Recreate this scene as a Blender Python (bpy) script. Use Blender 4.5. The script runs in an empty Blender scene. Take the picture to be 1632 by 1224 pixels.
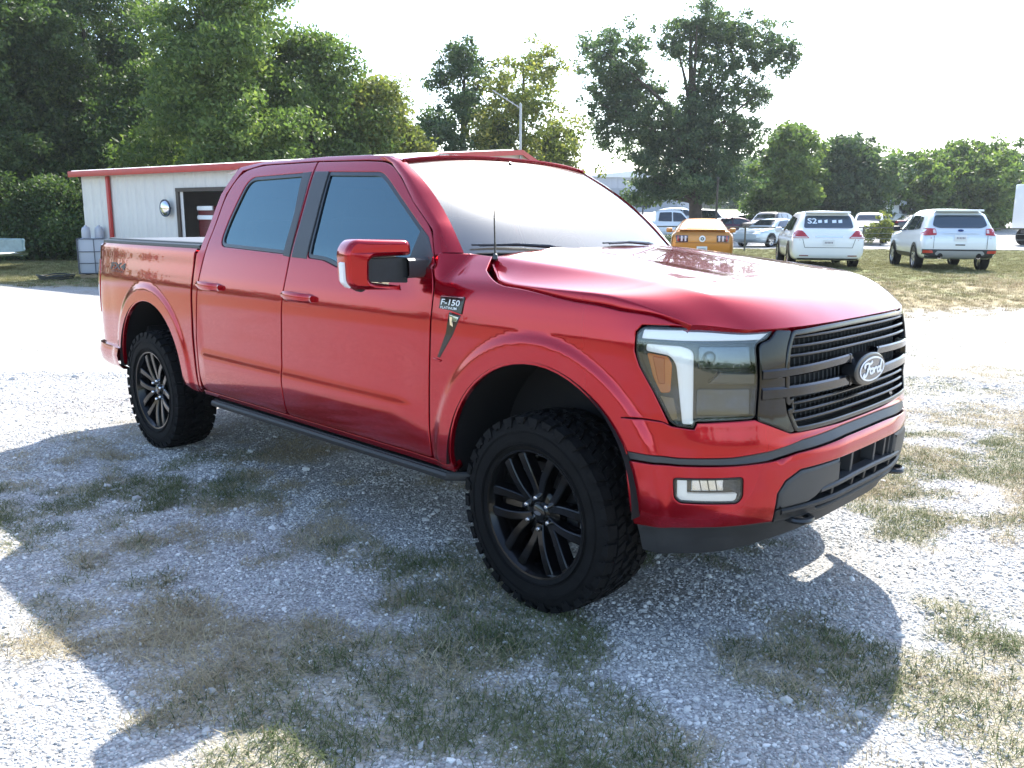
import bpy, bmesh, math, random
import numpy as np
from mathutils import Vector, Matrix, Euler
from mathutils.geometry import delaunay_2d_cdt
from mathutils.bvhtree import BVHTree
R = math.radians
random.seed(7); RNG = np.random.default_rng(11)
sc = bpy.context.scene
COL = sc.collection
# ------------------------------------------------------------ camera, sky, sun, exposure
CAM = np.array([4.156, -3.485, 1.640]); YAW, PITCH, ROLL, FPX = R(134.12), R(-10.97), R(0.27), 1364.6
_f = np.array([math.cos(YAW)*math.cos(PITCH), math.sin(YAW)*math.cos(PITCH), math.sin(PITCH)])
_r = np.cross(_f, [0, 0, 1]); _r /= np.linalg.norm(_r); _u = np.cross(_r, _f)
_r, _u = math.cos(ROLL)*_r+math.sin(ROLL)*_u, -math.sin(ROLL)*_r+math.cos(ROLL)*_u
cd = bpy.data.cameras.new('camera'); cam = bpy.data.objects.new('camera', cd); COL.objects.link(cam)
cam.matrix_world = Matrix(((_r[0], _u[0], -_f[0], CAM[0]), (_r[1], _u[1], -_f[1], CAM[1]), (_r[2], _u[2], -_f[2], CAM[2]), (0, 0, 0, 1)))
cd.sensor_width = 36; cd.lens = 36*FPX/1632; cd.clip_end = 3000; cd.clip_start = .05
sc.camera = cam
SUN = Vector((-.40, .92, 1.0)).normalized()          # towards the sun
w = bpy.data.worlds.new('World'); sc.world = w; w.use_nodes = True
nt = w.node_tree; sky = nt.nodes.new('ShaderNodeTexSky'); sky.sky_type = 'NISHITA'; sky.sun_disc = False
sky.sun_elevation = math.asin(SUN.z); sky.sun_rotation = math.atan2(SUN.x, SUN.y); sky.air_density = 1.0; sky.dust_density = 1.0; sky.ozone_density = 1.0
nt.links.new(sky.outputs[0], nt.nodes['Background'].inputs[0]); nt.nodes['Background'].inputs[1].default_value = .15
sl = bpy.data.lights.new('sun', 'SUN'); sl.energy = 3.7; sl.angle = R(.55); sl.color = (1, .955, .88)
so = bpy.data.objects.new('sun', sl); COL.objects.link(so); so.rotation_euler = SUN.to_track_quat('Z', 'Y').to_euler(); so.location = (-20, 40, 50)
sc.view_settings.view_transform = 'Standard'; sc.view_settings.look = 'None'; sc.view_settings.gamma = 1
sc.view_settings.exposure = 1.72
# ------------------------------------------------------------ helpers
def pix(x, y, D=None, z=None):
    """a pixel of the 1632x1224 photograph -> a point at ground-plane depth D, or at height z"""
    d = _f+_r*(x-816)/FPX+_u*(612-y)/FPX
    if D is not None:
        f2 = np.array([math.cos(YAW), math.sin(YAW)]); t = D/(d[:2]@f2)
    else: t = (z-CAM[2])/d[2]
    return CAM+d*t
F2 = np.array([math.cos(YAW), math.sin(YAW)]); R2 = np.array([F2[1], -F2[0]])
def DL(D, L): q = CAM[:2]+F2*D+R2*L; return float(q[0]), float(q[1])
def toDL(x, y): return (x-CAM[0])*F2[0]+(y-CAM[1])*F2[1], (x-CAM[0])*R2[0]+(y-CAM[1])*R2[1]
def empty(name, loc=(0, 0, 0), rz=0, label=None, cat=None, group=None, parent=None):
    o = bpy.data.objects.new(name, None); COL.objects.link(o); o.location = loc; o.rotation_euler = (0, 0, rz); o.empty_display_size = .2
    tag(o, label, cat, group)
    if parent: o.parent = parent
    return o
def tag(o, label=None, cat=None, group=None, kind=None):
    for k, v in (('label', label), ('category', cat), ('group', group), ('kind', kind)):
        if v: o[k] = v
    return o
class MB:
    def __init__(s): s.v = []; s.f = []; s.n = None
    def add(s, vs, fs):
        b = len(s.v); s.v.extend([tuple(map(float, q)) for q in vs]); s.f.extend([tuple(i+b for i in q) for q in fs]); return s
    def box(s, c, d, rz=0, bev=0):
        x, y, z = d[0]/2, d[1]/2, d[2]/2
        if bev:
            bm = bmesh.new(); bmesh.ops.create_cube(bm, size=1); bmesh.ops.scale(bm, vec=d, verts=bm.verts)
            bmesh.ops.bevel(bm, geom=bm.edges[:], offset=bev, segments=2, profile=.6, affect='EDGES')
            vs = [v.co.copy() for v in bm.verts]; bm.verts.index_update(); fs = [[v.index for v in f.verts] for f in bm.faces]; bm.free()
        else:
            vs = [Vector(q) for q in ((-x, -y, -z), (x, -y, -z), (x, y, -z), (-x, y, -z), (-x, -y, z), (x, -y, z), (x, y, z), (-x, y, z))]
            fs = [(3, 2, 1, 0), (4, 5, 6, 7), (0, 1, 5, 4), (1, 2, 6, 5), (2, 3, 7, 6), (3, 0, 4, 7)]
        m = Matrix.Rotation(rz, 3, 'Z'); return s.add([m @ v+Vector(c) for v in vs], fs)
    def tube(s, pts, r, n=8, cap=True):
        P = [Vector(map(float, q)) for q in pts]; rr = r if hasattr(r, '__len__') else [r]*len(P); vs = []; up = Vector((0, 0, 1))
        for i, q in enumerate(P):
            t = (P[min(i+1, len(P)-1)]-P[max(i-1, 0)]).normalized(); a = t.cross(up if abs(t.z) < .95 else Vector((1, 0, 0))).normalized(); b = t.cross(a)
            vs += [q+(a*math.cos(k*2*math.pi/n)+b*math.sin(k*2*math.pi/n))*rr[i] for k in range(n)]
        fs = [(i*n+k, i*n+(k+1) % n, (i+1)*n+(k+1) % n, (i+1)*n+k) for i in range(len(P)-1) for k in range(n)]
        if cap: fs += [tuple(range(n))[::-1], tuple((len(P)-1)*n+k for k in range(n))]
        return s.add(vs, fs)
    def grid(s, A, flip=False):
        A = np.asarray(A); m, n = A.shape[:2]
        fs = [(i*n+j, i*n+j+1, (i+1)*n+j+1, (i+1)*n+j) for i in range(m-1) for j in range(n-1)]
        if flip: fs = [q[::-1] for q in fs]
        return s.add(A.reshape(-1, 3), fs)
    def lathe(s, prof, n=48, axis='y', c=(0, 0, 0), close=False):
        A = []
        for k in range(n+1):
            a = 2*math.pi*k/n; A.append([((r*math.cos(a), h, r*math.sin(a)) if axis == 'y' else (r*math.cos(a), r*math.sin(a), h)) for r, h in prof])
        A = np.array(A)+np.array(c); m, q = A.shape[:2]; vs = A[:-1].reshape(-1, 3)
        fs = [(i*q+j, i*q+j+1, ((i+1) % n)*q+j+1, ((i+1) % n)*q+j) for i in range(n) for j in range(q-1)]
        return s.add(vs, fs)
    def prism(s, poly, h0, h1, M=None, inset=0):
        """polygon (2-D) extruded between two heights; M maps (a, b, h) to space"""
        n = len(poly); c = np.mean(poly, axis=0); M = M or (lambda a, b, h: (a, b, h))
        top = [tuple(np.array(q)+(c-np.array(q))*inset) for q in poly]
        vs = [M(a, b, h0) for a, b in poly]+[M(a, b, h1) for a, b in top]
        fs = [(i, (i+1) % n, n+(i+1) % n, n+i) for i in range(n)]
        tri = tess(poly); fs += [tuple(t)[::-1] for t in tri]+[tuple(i+n for i in t) for t in tri]
        return s.add(vs, fs)
def tess(poly):
    from mathutils.geometry import tessellate_polygon
    return [tuple(t) for t in tessellate_polygon([[Vector((a, b, 0)) for a, b in poly]])]
def obj(name, mb, mat, parent=None, smooth=True, angle=35, normals=None, fix=True):
    me = bpy.data.meshes.new(name)
    if isinstance(mb, MB): me.from_pydata(mb.v, [], mb.f); me.update()
    else: me = mb
    if fix and normals is None and len(me.polygons) < 60000:
        bm = bmesh.new(); bm.from_mesh(me); bmesh.ops.recalc_face_normals(bm, faces=bm.faces[:]); bm.to_mesh(me); bm.free()
    o = bpy.data.objects.new(name, me); COL.objects.link(o)
    if mat: me.materials.append(mat)
    if parent: o.parent = parent
    if smooth:
        me.polygons.foreach_set('use_smooth', [True]*len(me.polygons))
        if normals is not None: me.normals_split_custom_set_from_vertices([tuple(q) for q in normals])
        elif angle < 180: me.set_sharp_from_angle(angle=R(angle))
    return o
def mirror_y(o, name=None):
    """the same part on the other flank"""
    me = o.data.copy(); nv = len(me.vertices); co = np.zeros(nv*3); me.vertices.foreach_get('co', co); co = co.reshape(-1, 3)
    m2 = bpy.data.meshes.new(me.name); co[:, 1] *= -1; m2.from_pydata(co.tolist(), [], [tuple(p.vertices)[::-1] for p in me.polygons]); m2.update()
    for m in me.materials: m2.materials.append(m)
    m2.polygons.foreach_set('use_smooth', [True]*len(m2.polygons))
    if o.get('cn'):
        pass
    m2.set_sharp_from_angle(angle=R(40))
    q = bpy.data.objects.new(name or o.name, m2); COL.objects.link(q); q.parent = o.parent; bpy.data.meshes.remove(me); return q
# ------------------------------------------------------------ materials
MATS = {}
def mat(name, col=(.5, .5, .5), rough=.5, metal=0, spec=.5, coat=0, noise=0, nscale=6, bump=0, bscale=40, emit=None, alpha=None, trans=0, ior=1.45, coat_rough=.02):
    if name in MATS: return MATS[name]
    m = bpy.data.materials.new(name); m.use_nodes = True; t = m.node_tree; b = t.nodes['Principled BSDF']; MATS[name] = m
    b.inputs['Base Color'].default_value = (*col, 1); b.inputs['Roughness'].default_value = rough; b.inputs['Metallic'].default_value = metal
    b.inputs['Specular IOR Level'].default_value = spec; b.inputs['Coat Weight'].default_value = coat; b.inputs['Coat Roughness'].default_value = coat_rough
    b.inputs['IOR'].default_value = ior; b.inputs['Transmission Weight'].default_value = trans
    if emit: b.inputs['Emission Color'].default_value = (*emit[:3], 1); b.inputs['Emission Strength'].default_value = emit[3]
    tc = t.nodes.new('ShaderNodeTexCoord')
    if noise:
        n = t.nodes.new('ShaderNodeTexNoise'); n.inputs['Scale'].default_value = nscale; n.inputs['Detail'].default_value = 6; t.links.new(tc.outputs['Object'], n.inputs[0])
        r = t.nodes.new('ShaderNodeMapRange'); r.inputs[1].default_value = .3; r.inputs[2].default_value = .7; r.inputs[3].default_value = 1-noise; r.inputs[4].default_value = 1+noise; t.links.new(n.outputs[0], r.inputs[0])
        x = t.nodes.new('ShaderNodeMixRGB'); x.blend_type = 'MULTIPLY'; x.inputs[0].default_value = 1; x.inputs[1].default_value = (*col, 1); t.links.new(r.outputs[0], x.inputs[2]); t.links.new(x.outputs[0], b.inputs['Base Color'])
        r2 = t.nodes.new('ShaderNodeMapRange'); r2.inputs[3].default_value = max(0, rough-noise*.3); r2.inputs[4].default_value = min(1, rough+noise*.3); t.links.new(n.outputs[0], r2.inputs[0]); t.links.new(r2.outputs[0], b.inputs['Roughness'])
    if bump:
        n = t.nodes.new('ShaderNodeTexNoise'); n.inputs['Scale'].default_value = bscale; n.inputs['Detail'].default_value = 5; t.links.new(tc.outputs['Object'], n.inputs[0])
        u = t.nodes.new('ShaderNodeBump'); u.inputs['Strength'].default_value = bump; u.inputs['Distance'].default_value = .01; t.links.new(n.outputs[0], u.inputs['Height']); t.links.new(u.outputs[0], b.inputs['Normal'])
    return m
def glass(name, tint=(.1, .12, .12), refl=1.0, rough=.0, film=None, gtint=(.9, .98, 1)):
    """a pane: tinted see-through with a mirror-like sheen that grows at grazing angles"""
    if name in MATS: return MATS[name]
    m = bpy.data.materials.new(name); m.use_nodes = True; t = m.node_tree; t.nodes.remove(t.nodes['Principled BSDF']); MATS[name] = m
    a = t.nodes.new('ShaderNodeBsdfTransparent'); a.inputs[0].default_value = (*tint, 1); g = t.nodes.new('ShaderNodeBsdfGlossy'); g.inputs['Roughness'].default_value = rough; g.inputs[0].default_value = (*gtint, 1)
    f = t.nodes.new('ShaderNodeFresnel'); f.inputs[0].default_value = 1.52*refl; x = t.nodes.new('ShaderNodeMixShader')
    t.links.new(f.outputs[0], x.inputs[0]); t.links.new(a.outputs[0], x.inputs[1]); t.links.new(g.outputs[0], x.inputs[2]); last = x
    if film:       # a thin film of road dust that scatters the low light
        d = t.nodes.new('ShaderNodeBsdfGlossy'); d.inputs['Roughness'].default_value = film[1]; y = t.nodes.new('ShaderNodeMixShader'); y.inputs[0].default_value = film[0]; t.links.new(x.outputs[0], y.inputs[1]); t.links.new(d.outputs[0], y.inputs[2]); last = y
    t.links.new(last.outputs[0], t.nodes['Material Output'].inputs[0])
    return m
def paint(name, col, metal=.35, flake=.25, rough=.32):
    m = mat(name, col, rough=rough, metal=metal, coat=1.0, coat_rough=.015)
    t = m.node_tree; b = t.nodes['Principled BSDF']; tc = t.nodes['Texture Coordinate']
    b.inputs['Coat IOR'].default_value = 1.36
    n = t.nodes.new('ShaderNodeTexNoise'); n.inputs['Scale'].default_value = 9; n.inputs['Detail'].default_value = 8; t.links.new(tc.outputs['Object'], n.inputs[0])
    r = t.nodes.new('ShaderNodeMapRange'); r.inputs[1].default_value = .35; r.inputs[2].default_value = .75; r.inputs[3].default_value = .002; r.inputs[4].default_value = .018; t.links.new(n.outputs[0], r.inputs[0]); t.links.new(r.outputs[0], b.inputs['Coat Roughness'])   # a film of dust
    return m
RED = paint('red_paint', (.36, .001, .012), metal=.66, rough=.15)
BLK = mat('black_plastic', (.018, .019, .021), rough=.5, noise=.2, nscale=30, bump=.15, bscale=250)
GLOSSB = mat('gloss_black', (.004, .0045, .006), rough=.15, spec=.3, coat=.55)
SATIN = mat('satin_black', (.012, .013, .015), rough=.28, coat=.3)
GREYP = mat('grey_plastic', (.045, .047, .05), rough=.45, bump=.1, bscale=300, noise=.12)
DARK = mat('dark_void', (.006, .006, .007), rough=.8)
RUB = mat('rubber', (.0065, .0065, .007), rough=.8, spec=.18, noise=.3, nscale=18, bump=.25, bscale=120)
CHR = mat('chrome', (.75, .76, .78), rough=.08, metal=1)
WHT = mat('white_plastic', (.78, .79, .8), rough=.3)
SIDEGL = glass('tinted_side_glass', (.03, .045, .055), 1.55, gtint=(.62, .90, .98))
WSGL = glass('windscreen_glass', (.62, .70, .70), 1.25, film=(.085, .27))
LENS = glass('clear_lens', (.86, .88, .9), 1.18)
AMB = mat('amber_reflector', (.75, .20, .02), rough=.25, coat=1)
REDL = mat('red_lens', (.40, .012, .015), rough=.15, coat=1)
DRL = mat('frosted_white', (.78, .80, .82), rough=.25, coat=1, emit=(.9, .95, 1, .09))
CLOTH = mat('seat_cloth', (.03, .03, .032), rough=.9)
# ---------------------------------------------------------------- truck skin
def catmull(P, n=40, a=0.5):
    P = np.asarray(P, float); P = np.vstack([2*P[0]-P[1], P, 2*P[-1]-P[-2]]); out = []
    for i in range(1, len(P)-2):
        p0, p1, p2, p3 = P[i-1:i+3]
        t0 = 0; t1 = t0+np.linalg.norm(p1-p0)**a; t2 = t1+np.linalg.norm(p2-p1)**a; t3 = t2+np.linalg.norm(p3-p2)**a
        t = np.linspace(t1, t2, n, endpoint=False)[:, None]
        A1 = (t1-t)/(t1-t0)*p0+(t-t0)/(t1-t0)*p1; A2 = (t2-t)/(t2-t1)*p1+(t-t1)/(t2-t1)*p2; A3 = (t3-t)/(t3-t2)*p2+(t-t2)/(t3-t2)*p3
        B1 = (t2-t)/(t2-t0)*A1+(t-t0)/(t2-t0)*A2; B2 = (t3-t)/(t3-t1)*A2+(t-t1)/(t3-t1)*A3
        out.append((t2-t)/(t2-t1)*B1+(t-t1)/(t2-t1)*B2)
    out.append(P[-2][None]); return np.vstack(out)
def pchip(xs, ys):
    xs = np.asarray(xs, float); ys = np.asarray(ys, float); h = np.diff(xs); d = np.diff(ys)/h; m = np.zeros(len(xs))
    for i in range(1, len(xs)-1):
        if d[i-1]*d[i] > 0:
            w1 = 2*h[i]+h[i-1]; w2 = h[i]+2*h[i-1]; m[i] = (w1+w2)/(w1/d[i-1]+w2/d[i])
    m[0] = d[0]; m[-1] = d[-1]
    def f(x):
        x = np.clip(np.asarray(x, float), xs[0], xs[-1]); i = np.clip(np.searchsorted(xs, x)-1, 0, len(xs)-2)
        t = (x-xs[i])/h[i]
        return (2*t**3-3*t**2+1)*ys[i]+(t**3-2*t**2+t)*h[i]*m[i]+(-2*t**3+3*t**2)*ys[i+1]+(t**3-t**2)*h[i]*m[i+1]
    return f
def sst(a, b, x):
    t = np.clip((np.asarray(x, float)-a)/(b-a), 0, 1); return t*t*(3-2*t)
PLAN = [(-2.93, .0), (-2.93, -.55), (-2.925, -.78), (-2.885, -.875), (-2.80, -.925), (-2.5, -.955), (-2.0, -.972), (-1.0, -.983),
        (0, -.985), (1.2, -.985), (1.9, -.984), (2.15, -.978), (2.30, -.958), (2.42, -.918), (2.52, -.856), (2.62, -.757), (2.69, -.645),
        (2.735, -.5), (2.757, -.3), (2.763, -.1), (2.764, .0)]
_c = catmull(PLAN, 60)
_d = np.r_[0, np.cumsum(np.linalg.norm(np.diff(_c, axis=0), axis=1))]
_s = np.arange(0, _d[-1], .004); _c = np.stack([np.interp(_s, _d, _c[:, 0]), np.interp(_s, _d, _c[:, 1])], 1)
_k = np.exp(-np.linspace(-2.2, 2.2, 23)**2); _k /= _k.sum()
_t = np.gradient(_c, axis=0); _t = np.stack([np.convolve(np.pad(_t[:, i], 11, mode='edge'), _k, 'valid') for i in (0, 1)], 1)
_t /= np.linalg.norm(_t, axis=1)[:, None]; _n = np.stack([_t[:, 1], -_t[:, 0]], 1)
_s = _s - np.interp(0, _c[:, 0][200:1500], _s[200:1500])
S0, S1 = _s[0], _s[-1]            # tailgate centre, grille centre
profile = pchip([.30, .44, .50, .56, .62, .68, .735, .765, .80, .84, .95, 1.05, 1.12, 1.18, 1.25, 1.33, 1.42, 1.46, 1.60, 1.75, 1.88, 1.95, 2.0],
                [-.12, -.075, -.045, -.018, -.006, .001, .0045, .0025, -.0035, -.006, -.0065, -.004, -.002, -.004, -.013, -.029, -.050, -.062, -.118, -.180, -.240, -.285, -.34])
profile_b = pchip([.30, .44, .50, .56, .70, .95, 1.12, 1.18, 1.25, 1.33, 1.44, 1.5], [-.12, -.07, -.04, -.014, -.004, -.001, -.001, -.003, -.011, -.022, -.036, -.06])
front = pchip([.30, .40, .47, .52, .60, .70, .765, .775, .83, .90, .95, 1.04, 1.12, 1.2, 1.25, 1.30, 1.4], [-.10, -.05, -.02, .012, .034, .042, .044, .040, .034, .022, .014, .013, .007, -.005, -.016, -.033, -.09])
fendtop = pchip([1.20, 1.25, 1.33, 1.36, 1.38, 1.42, 1.475, 1.52], [-.004, -.011, -.026, -.042, -.062, -.115, -.192, -.27])
AF, AR, ARCH_Z, ARCH_R = 1.85, -1.835, .555, .505
def flare(s, z):
    o = 0
    for xw in (AF, AR):
        d = np.hypot(s-xw, (z-ARCH_Z))
        dd = np.where(z < ARCH_Z, np.abs(s-xw), d)
        o = o+.0135*sst(.640, .585, dd)
    return o
def off(s, z):
    s, z = np.broadcast_arrays(np.asarray(s, float), np.asarray(z, float))
    wf = sst(2.15, 2.75, s)
    led = sst(1.22, .95, s)*sst(-1.1, -1.0, s)
    a = led*profile(z)+(1-led)*np.where(z > 1.42, profile(z), profile_b(z))
    wt = sst(1.20, 1.32, s)
    a = np.where(z > 1.2, (1-wt)*a+wt*fendtop(z), a)
    return (1-wf)*a+wf*(front(z)+.035*sst(2.75, 3.25, s)*sst(.86, .78, z))+flare(s, z)
def skin(s, z, o=0.):
    s = np.asarray(s, float); z = np.asarray(z, float); k = off(s, z)+o
    x = np.interp(s, _s, _c[:, 0]); y = np.interp(s, _s, _c[:, 1]); nx = np.interp(s, _s, _n[:, 0]); ny = np.interp(s, _s, _n[:, 1])
    return np.stack([x+nx*k, y+ny*k, z*np.ones_like(k)], -1)
def skin_n(s, z):
    e = 2e-3; a = skin(s+e, z)-skin(s-e, z); b = skin(s, z+e)-skin(s, z-e)
    n = np.cross(a, b); return n/np.linalg.norm(n, axis=-1)[..., None]
# ============================================================ the pickup truck
truck = empty('pickup_truck', (0, 0, 0), 0, 'shiny red crew cab pickup truck with black wheels parked on gravel', 'pickup truck')
def full(s, z, o=0.):
    s = np.asarray(s, float); z = np.asarray(z, float)*np.ones_like(s); m = s > S1
    q = skin(np.where(m, 2*S1-s, s), z, o); q[..., 1] = np.where(m, -q[..., 1], q[..., 1]); return q
def full_n(s, z):
    e = 2e-3; a = full(s+e, z)-full(s-e, z); b = full(s, z+e)-full(s, z-e); n = np.cross(a, b); return n/np.linalg.norm(n, axis=-1)[..., None]
def dens(poly, step):
    P = np.asarray(poly, float); out = []
    for i in range(len(P)):
        a, b = P[i], P[(i+1) % len(P)]; n = max(1, int(np.ceil(np.linalg.norm(b-a)/step)))
        out += [a+(b-a)*k/n for k in range(n)]
    return np.array(out)
def rounded(poly, rad, n=5):
    """round the corners of a polygon; rad is one radius or one per corner"""
    P = np.asarray(poly, float); m = len(P); rr = rad if hasattr(rad, '__len__') else [rad]*m; out = []
    for i in range(m):
        a, b, c = P[i-1], P[i], P[(i+1) % m]; u = a-b; v = c-b; lu, lv = np.linalg.norm(u), np.linalg.norm(v); r = min(rr[i], lu*.48, lv*.48)
        if r < 1e-4: out.append(b); continue
        p, q = b+u/lu*r, b+v/lv*r
        for k in range(n+1):
            t = k/n; out.append((1-t)**2*p+2*t*(1-t)*b+t*t*q)
    return np.array(out)
def area(P): return .5*np.sum(P[:, 0]*np.roll(P[:, 1], -1)-np.roll(P[:, 0], -1)*P[:, 1])
def pip(Q, P):
    x, y = Q[:, 0], Q[:, 1]; c = np.zeros(len(Q), bool); n = len(P)
    for i in range(n):
        a, b = P[i], P[(i+1) % n]
        if a[1] == b[1]: continue
        m = ((a[1] > y) != (b[1] > y)) & (x < (b[0]-a[0])*(y-a[1])/(b[1]-a[1])+a[0]); c ^= m
    return c
def inset(P, d):
    e = np.roll(P, -1, 0)-P; e /= np.linalg.norm(e, axis=1)[:, None]+1e-12; n = np.stack([-e[:, 1], e[:, 0]], 1); m = n+np.roll(n, 1, 0); m /= np.linalg.norm(m, axis=1)[:, None]+1e-12
    return P+m*d
def fill2d(outer, holes, res):
    rings = [outer]+holes; pts = []; ed = []
    for rg in rings:
        b = len(pts); pts += [tuple(q) for q in rg]; ed += [(b+i, b+(i+1) % len(rg)) for i in range(len(rg))]
    lo, hi = outer.min(0), outer.max(0); gx = np.arange(lo[0]+res/2, hi[0], res); gy = np.arange(lo[1]+res/2, hi[1], res)
    if len(gx) and len(gy):
        G = np.stack(np.meshgrid(gx, gy), -1).reshape(-1, 2); ok = pip(G, inset(outer, res*.35))
        for h in holes: ok &= ~pip(G, inset(h, res*.35))
        pts += [tuple(q) for q in G[ok]]
    V, E_, F_, *_ = delaunay_2d_cdt([Vector(q) for q in pts], ed, [], 0, 1e-6)
    V = np.array([tuple(v) for v in V]); T = np.array([f for f in F_]); c = V[T].mean(1); ok = pip(c, outer)
    for h in holes: ok &= ~pip(c, h)
    return V, T[ok]
def panel(name, poly, m, parent, o=0., holes=(), thick=.022, res=.045, both=True, step=.03, bev=.004, S=full, SN=full_n, rad=None):
    """a sheet cut to an outline in (s, z), wrapped on the truck's skin, with a rolled edge"""
    P = np.asarray(poly, float)
    if rad is not None: P = rounded(P, rad)
    P = dens(P, step); P = P if area(P) > 0 else P[::-1]
    H = [dens(h, step) for h in holes]; H = [h if area(h) < 0 else h[::-1] for h in H]
    I = inset(P, bev); HI = [inset(h, bev) for h in H]
    V, T = fill2d(I, HI, res); vs = list(S(V[:, 0], V[:, 1], o)); ns = list(SN(V[:, 0], V[:, 1])); fs = [tuple(t) for t in T]
    for rin, rout in zip([I]+HI, [P]+H):
        k = len(rin); n = SN(rin[:, 0], rin[:, 1]); a = S(rin[:, 0], rin[:, 1], o); b = S(rout[:, 0], rout[:, 1], o)-n*bev*.7; c = b-n*thick
        w_ = b-a; w_ -= n*np.sum(w_*n, 1)[:, None]; w_ /= np.linalg.norm(w_, axis=1)[:, None]+1e-9
        base = len(vs); vs += list(a)+list(b)+list(c)+list(b); n1 = n+w_*.8; n1 /= np.linalg.norm(n1, axis=1)[:, None]; ns += list(n)+list(n1)+list(w_)+list(w_)
        for i in range(k):
            j = (i+1) % k; fs += [(base+i, base+k+i, base+k+j, base+j), (base+3*k+i, base+2*k+i, base+2*k+j, base+3*k+j)]
    mb = MB(); mb.add(vs, fs)
    ns = np.array(ns); V3 = np.array(vs)
    out = []
    for sgn in ((1, -1) if both else (1,)):
        v = V3*np.array([1, sgn, 1]); nn = ns*np.array([1, sgn, 1]); ff = []
        for q in fs:
            g = np.cross(v[q[1]]-v[q[0]], v[q[2]]-v[q[0]]); ff.append(q if g@nn[q[0]]+g@nn[q[2]] > 0 else q[::-1])
        me = bpy.data.meshes.new(name); me.from_pydata(v.tolist(), [], ff); me.update()
        ob = obj(name, me, m, parent[0 if sgn > 0 else 1] if isinstance(parent, (list, tuple)) else parent, normals=nn); out.append(ob)
    return out
# --- outlines
arch_f = [(AF-.487+.0, .50)]+[(AF+ARCH_R*math.cos(a), ARCH_Z+ARCH_R*math.sin(a)) for a in np.linspace(math.pi*.985, 0.10, 26)]+[(2.325, .56)]
arch_r = [(-1.23, .50)]+[(AR+ARCH_R*math.cos(a), ARCH_Z+ARCH_R*math.sin(a)) for a in np.linspace(-.02, math.pi*1.02, 26)]
# hood surface
zD = pchip([1.35, 1.82, 2.14, 2.45, 2.8], [1.482, 1.450, 1.424, 1.394, 1.352]); zK = pchip([1.35, 1.66, 2.12, 2.47, 2.7], [1.475, 1.372, 1.360, 1.338, 1.315])
yE = pchip([1.36, 1.42, 1.52, 1.66, 2.0, 2.3, 2.45, 2.52], [.775, .795, .855, .922, .932, .918, .892, .862])
_fx = _c[_s > 2.0]
def xF(y): return np.interp(-np.abs(y), _fx[:, 1], _fx[:, 0])-.009
def xR(y): return 1.47-.06*(np.abs(y)/.79)**2
def hoodz(x, y):
    y = np.abs(y); yk = np.where(x < 2.52, yE(np.clip(x, 1.36, 2.52)), .862); d = zD(x); k = zK(x); yd = np.minimum(yk-.03, .775-.06*sst(1.5, 2.6, x))
    t = np.clip((y-yd)/(yk-yd), 0, 1); wall = d-.006+(k-d+.006)*(1.35*t-.35*t*t) ; top = d+(.026-.024*sst(1.5, 2.45, x))*(1-(np.clip(y/yd, 0, 1))**3)-.006*sst(.8, 1, y/yd)
    top = top+.010*np.exp(-((y-.40)/.06)**2)*sst(2.6, 2.2, x)
    b = sst(-.12, .12, (y-yd)); z = np.where(y < yd, top, wall); z = z*(1-.0)
    e = np.maximum(xF(np.minimum(y, .93))-x, 0); ed = 1.250+.004*(1-(y/.86)**2)+.020*sst(.70, .86, y)
    f = np.clip(1-e/.30, 0, 1)**2.6
    return z*(1-f)+np.minimum(ed, z)*f
def hood_grid():
    U = np.r_[np.linspace(0, .7, 26), np.linspace(.7, 1, 34)[1:]]; Vv = np.r_[np.linspace(0, .78, 22), np.linspace(.78, 1, 16)[1:]]; Vv = np.r_[-Vv[::-1][:-1], Vv]
    A = np.zeros((len(U), len(Vv), 3))
    for i, u in enumerate(U):
        ye = yE(1.42+1.10*u); y = Vv*ye; x = xR(y)*(1-u)+xF(y)*u; A[i, :, 0] = x; A[i, :, 1] = y; A[i, :, 2] = hoodz(x, y)
    # soften every crease a little
    for _ in range(2):
        B = A.copy(); B[:, 1:-1, 2] = .5*A[:, 1:-1, 2]+.25*(A[:, :-2, 2]+A[:, 2:, 2]); A = B
    w_ = sst(.62, .85, U)[:, None]
    for _ in range(10):
        B = A[..., 2].copy(); B[1:-1, 1:-1] = .5*B[1:-1, 1:-1]+.125*(B[:-2, 1:-1]+B[2:, 1:-1]+B[1:-1, :-2]+B[1:-1, 2:]); B[1:-1, 0] = .5*B[1:-1, 0]+.25*(B[:-2, 0]+B[2:, 0]); B[1:-1, -1] = .5*B[1:-1, -1]+.25*(B[:-2, -1]+B[2:, -1]); A[..., 2] = A[..., 2]*(1-w_)+B*w_
    return A
HG = hood_grid()
def lip(s_): return .004+.030*sst(1.7, 2.1, s_)*sst(2.44, 2.22, s_)
def add_lip(HG):
    out = [HG]
    for sg, j in ((-1, 0), (1, -1)):
        e = HG[:, j]; d = lip(e[:, 0])
        c = [np.stack([e[:, 0], e[:, 1]+sg*a*(d/.034), e[:, 2]-d*b_], -1)[:, None] for a, b_ in ((.005, .10), (.009, .40), (.010, 1.0))]
        out = [c[2], c[1], c[0]]+out if sg < 0 else out+c
    return np.concatenate(out, 1)
HG = add_lip(HG); mbh = MB().grid(HG)
m_, n_ = HG.shape[:2]; ring = [(i, 0) for i in range(m_)]+[(m_-1, j) for j in range(1, n_)]+[(i, n_-1) for i in range(m_-2, -1, -1)]+[(0, j) for j in range(n_-2, 0, -1)]
RB = np.array([HG[q] for q in ring]); RL = RB-np.array([0, 0, .03]); RL[:, :2] *= .992; b0 = len(mbh.v); k_ = len(ring)
mbh.add(np.vstack([RB, RL]), [(i, (i+1) % k_, k_+(i+1) % k_, k_+i) for i in range(k_)])
hood = obj('hood', mbh, RED, truck, angle=50)
edge = HG[:, 0] # right edge of the hood
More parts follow.
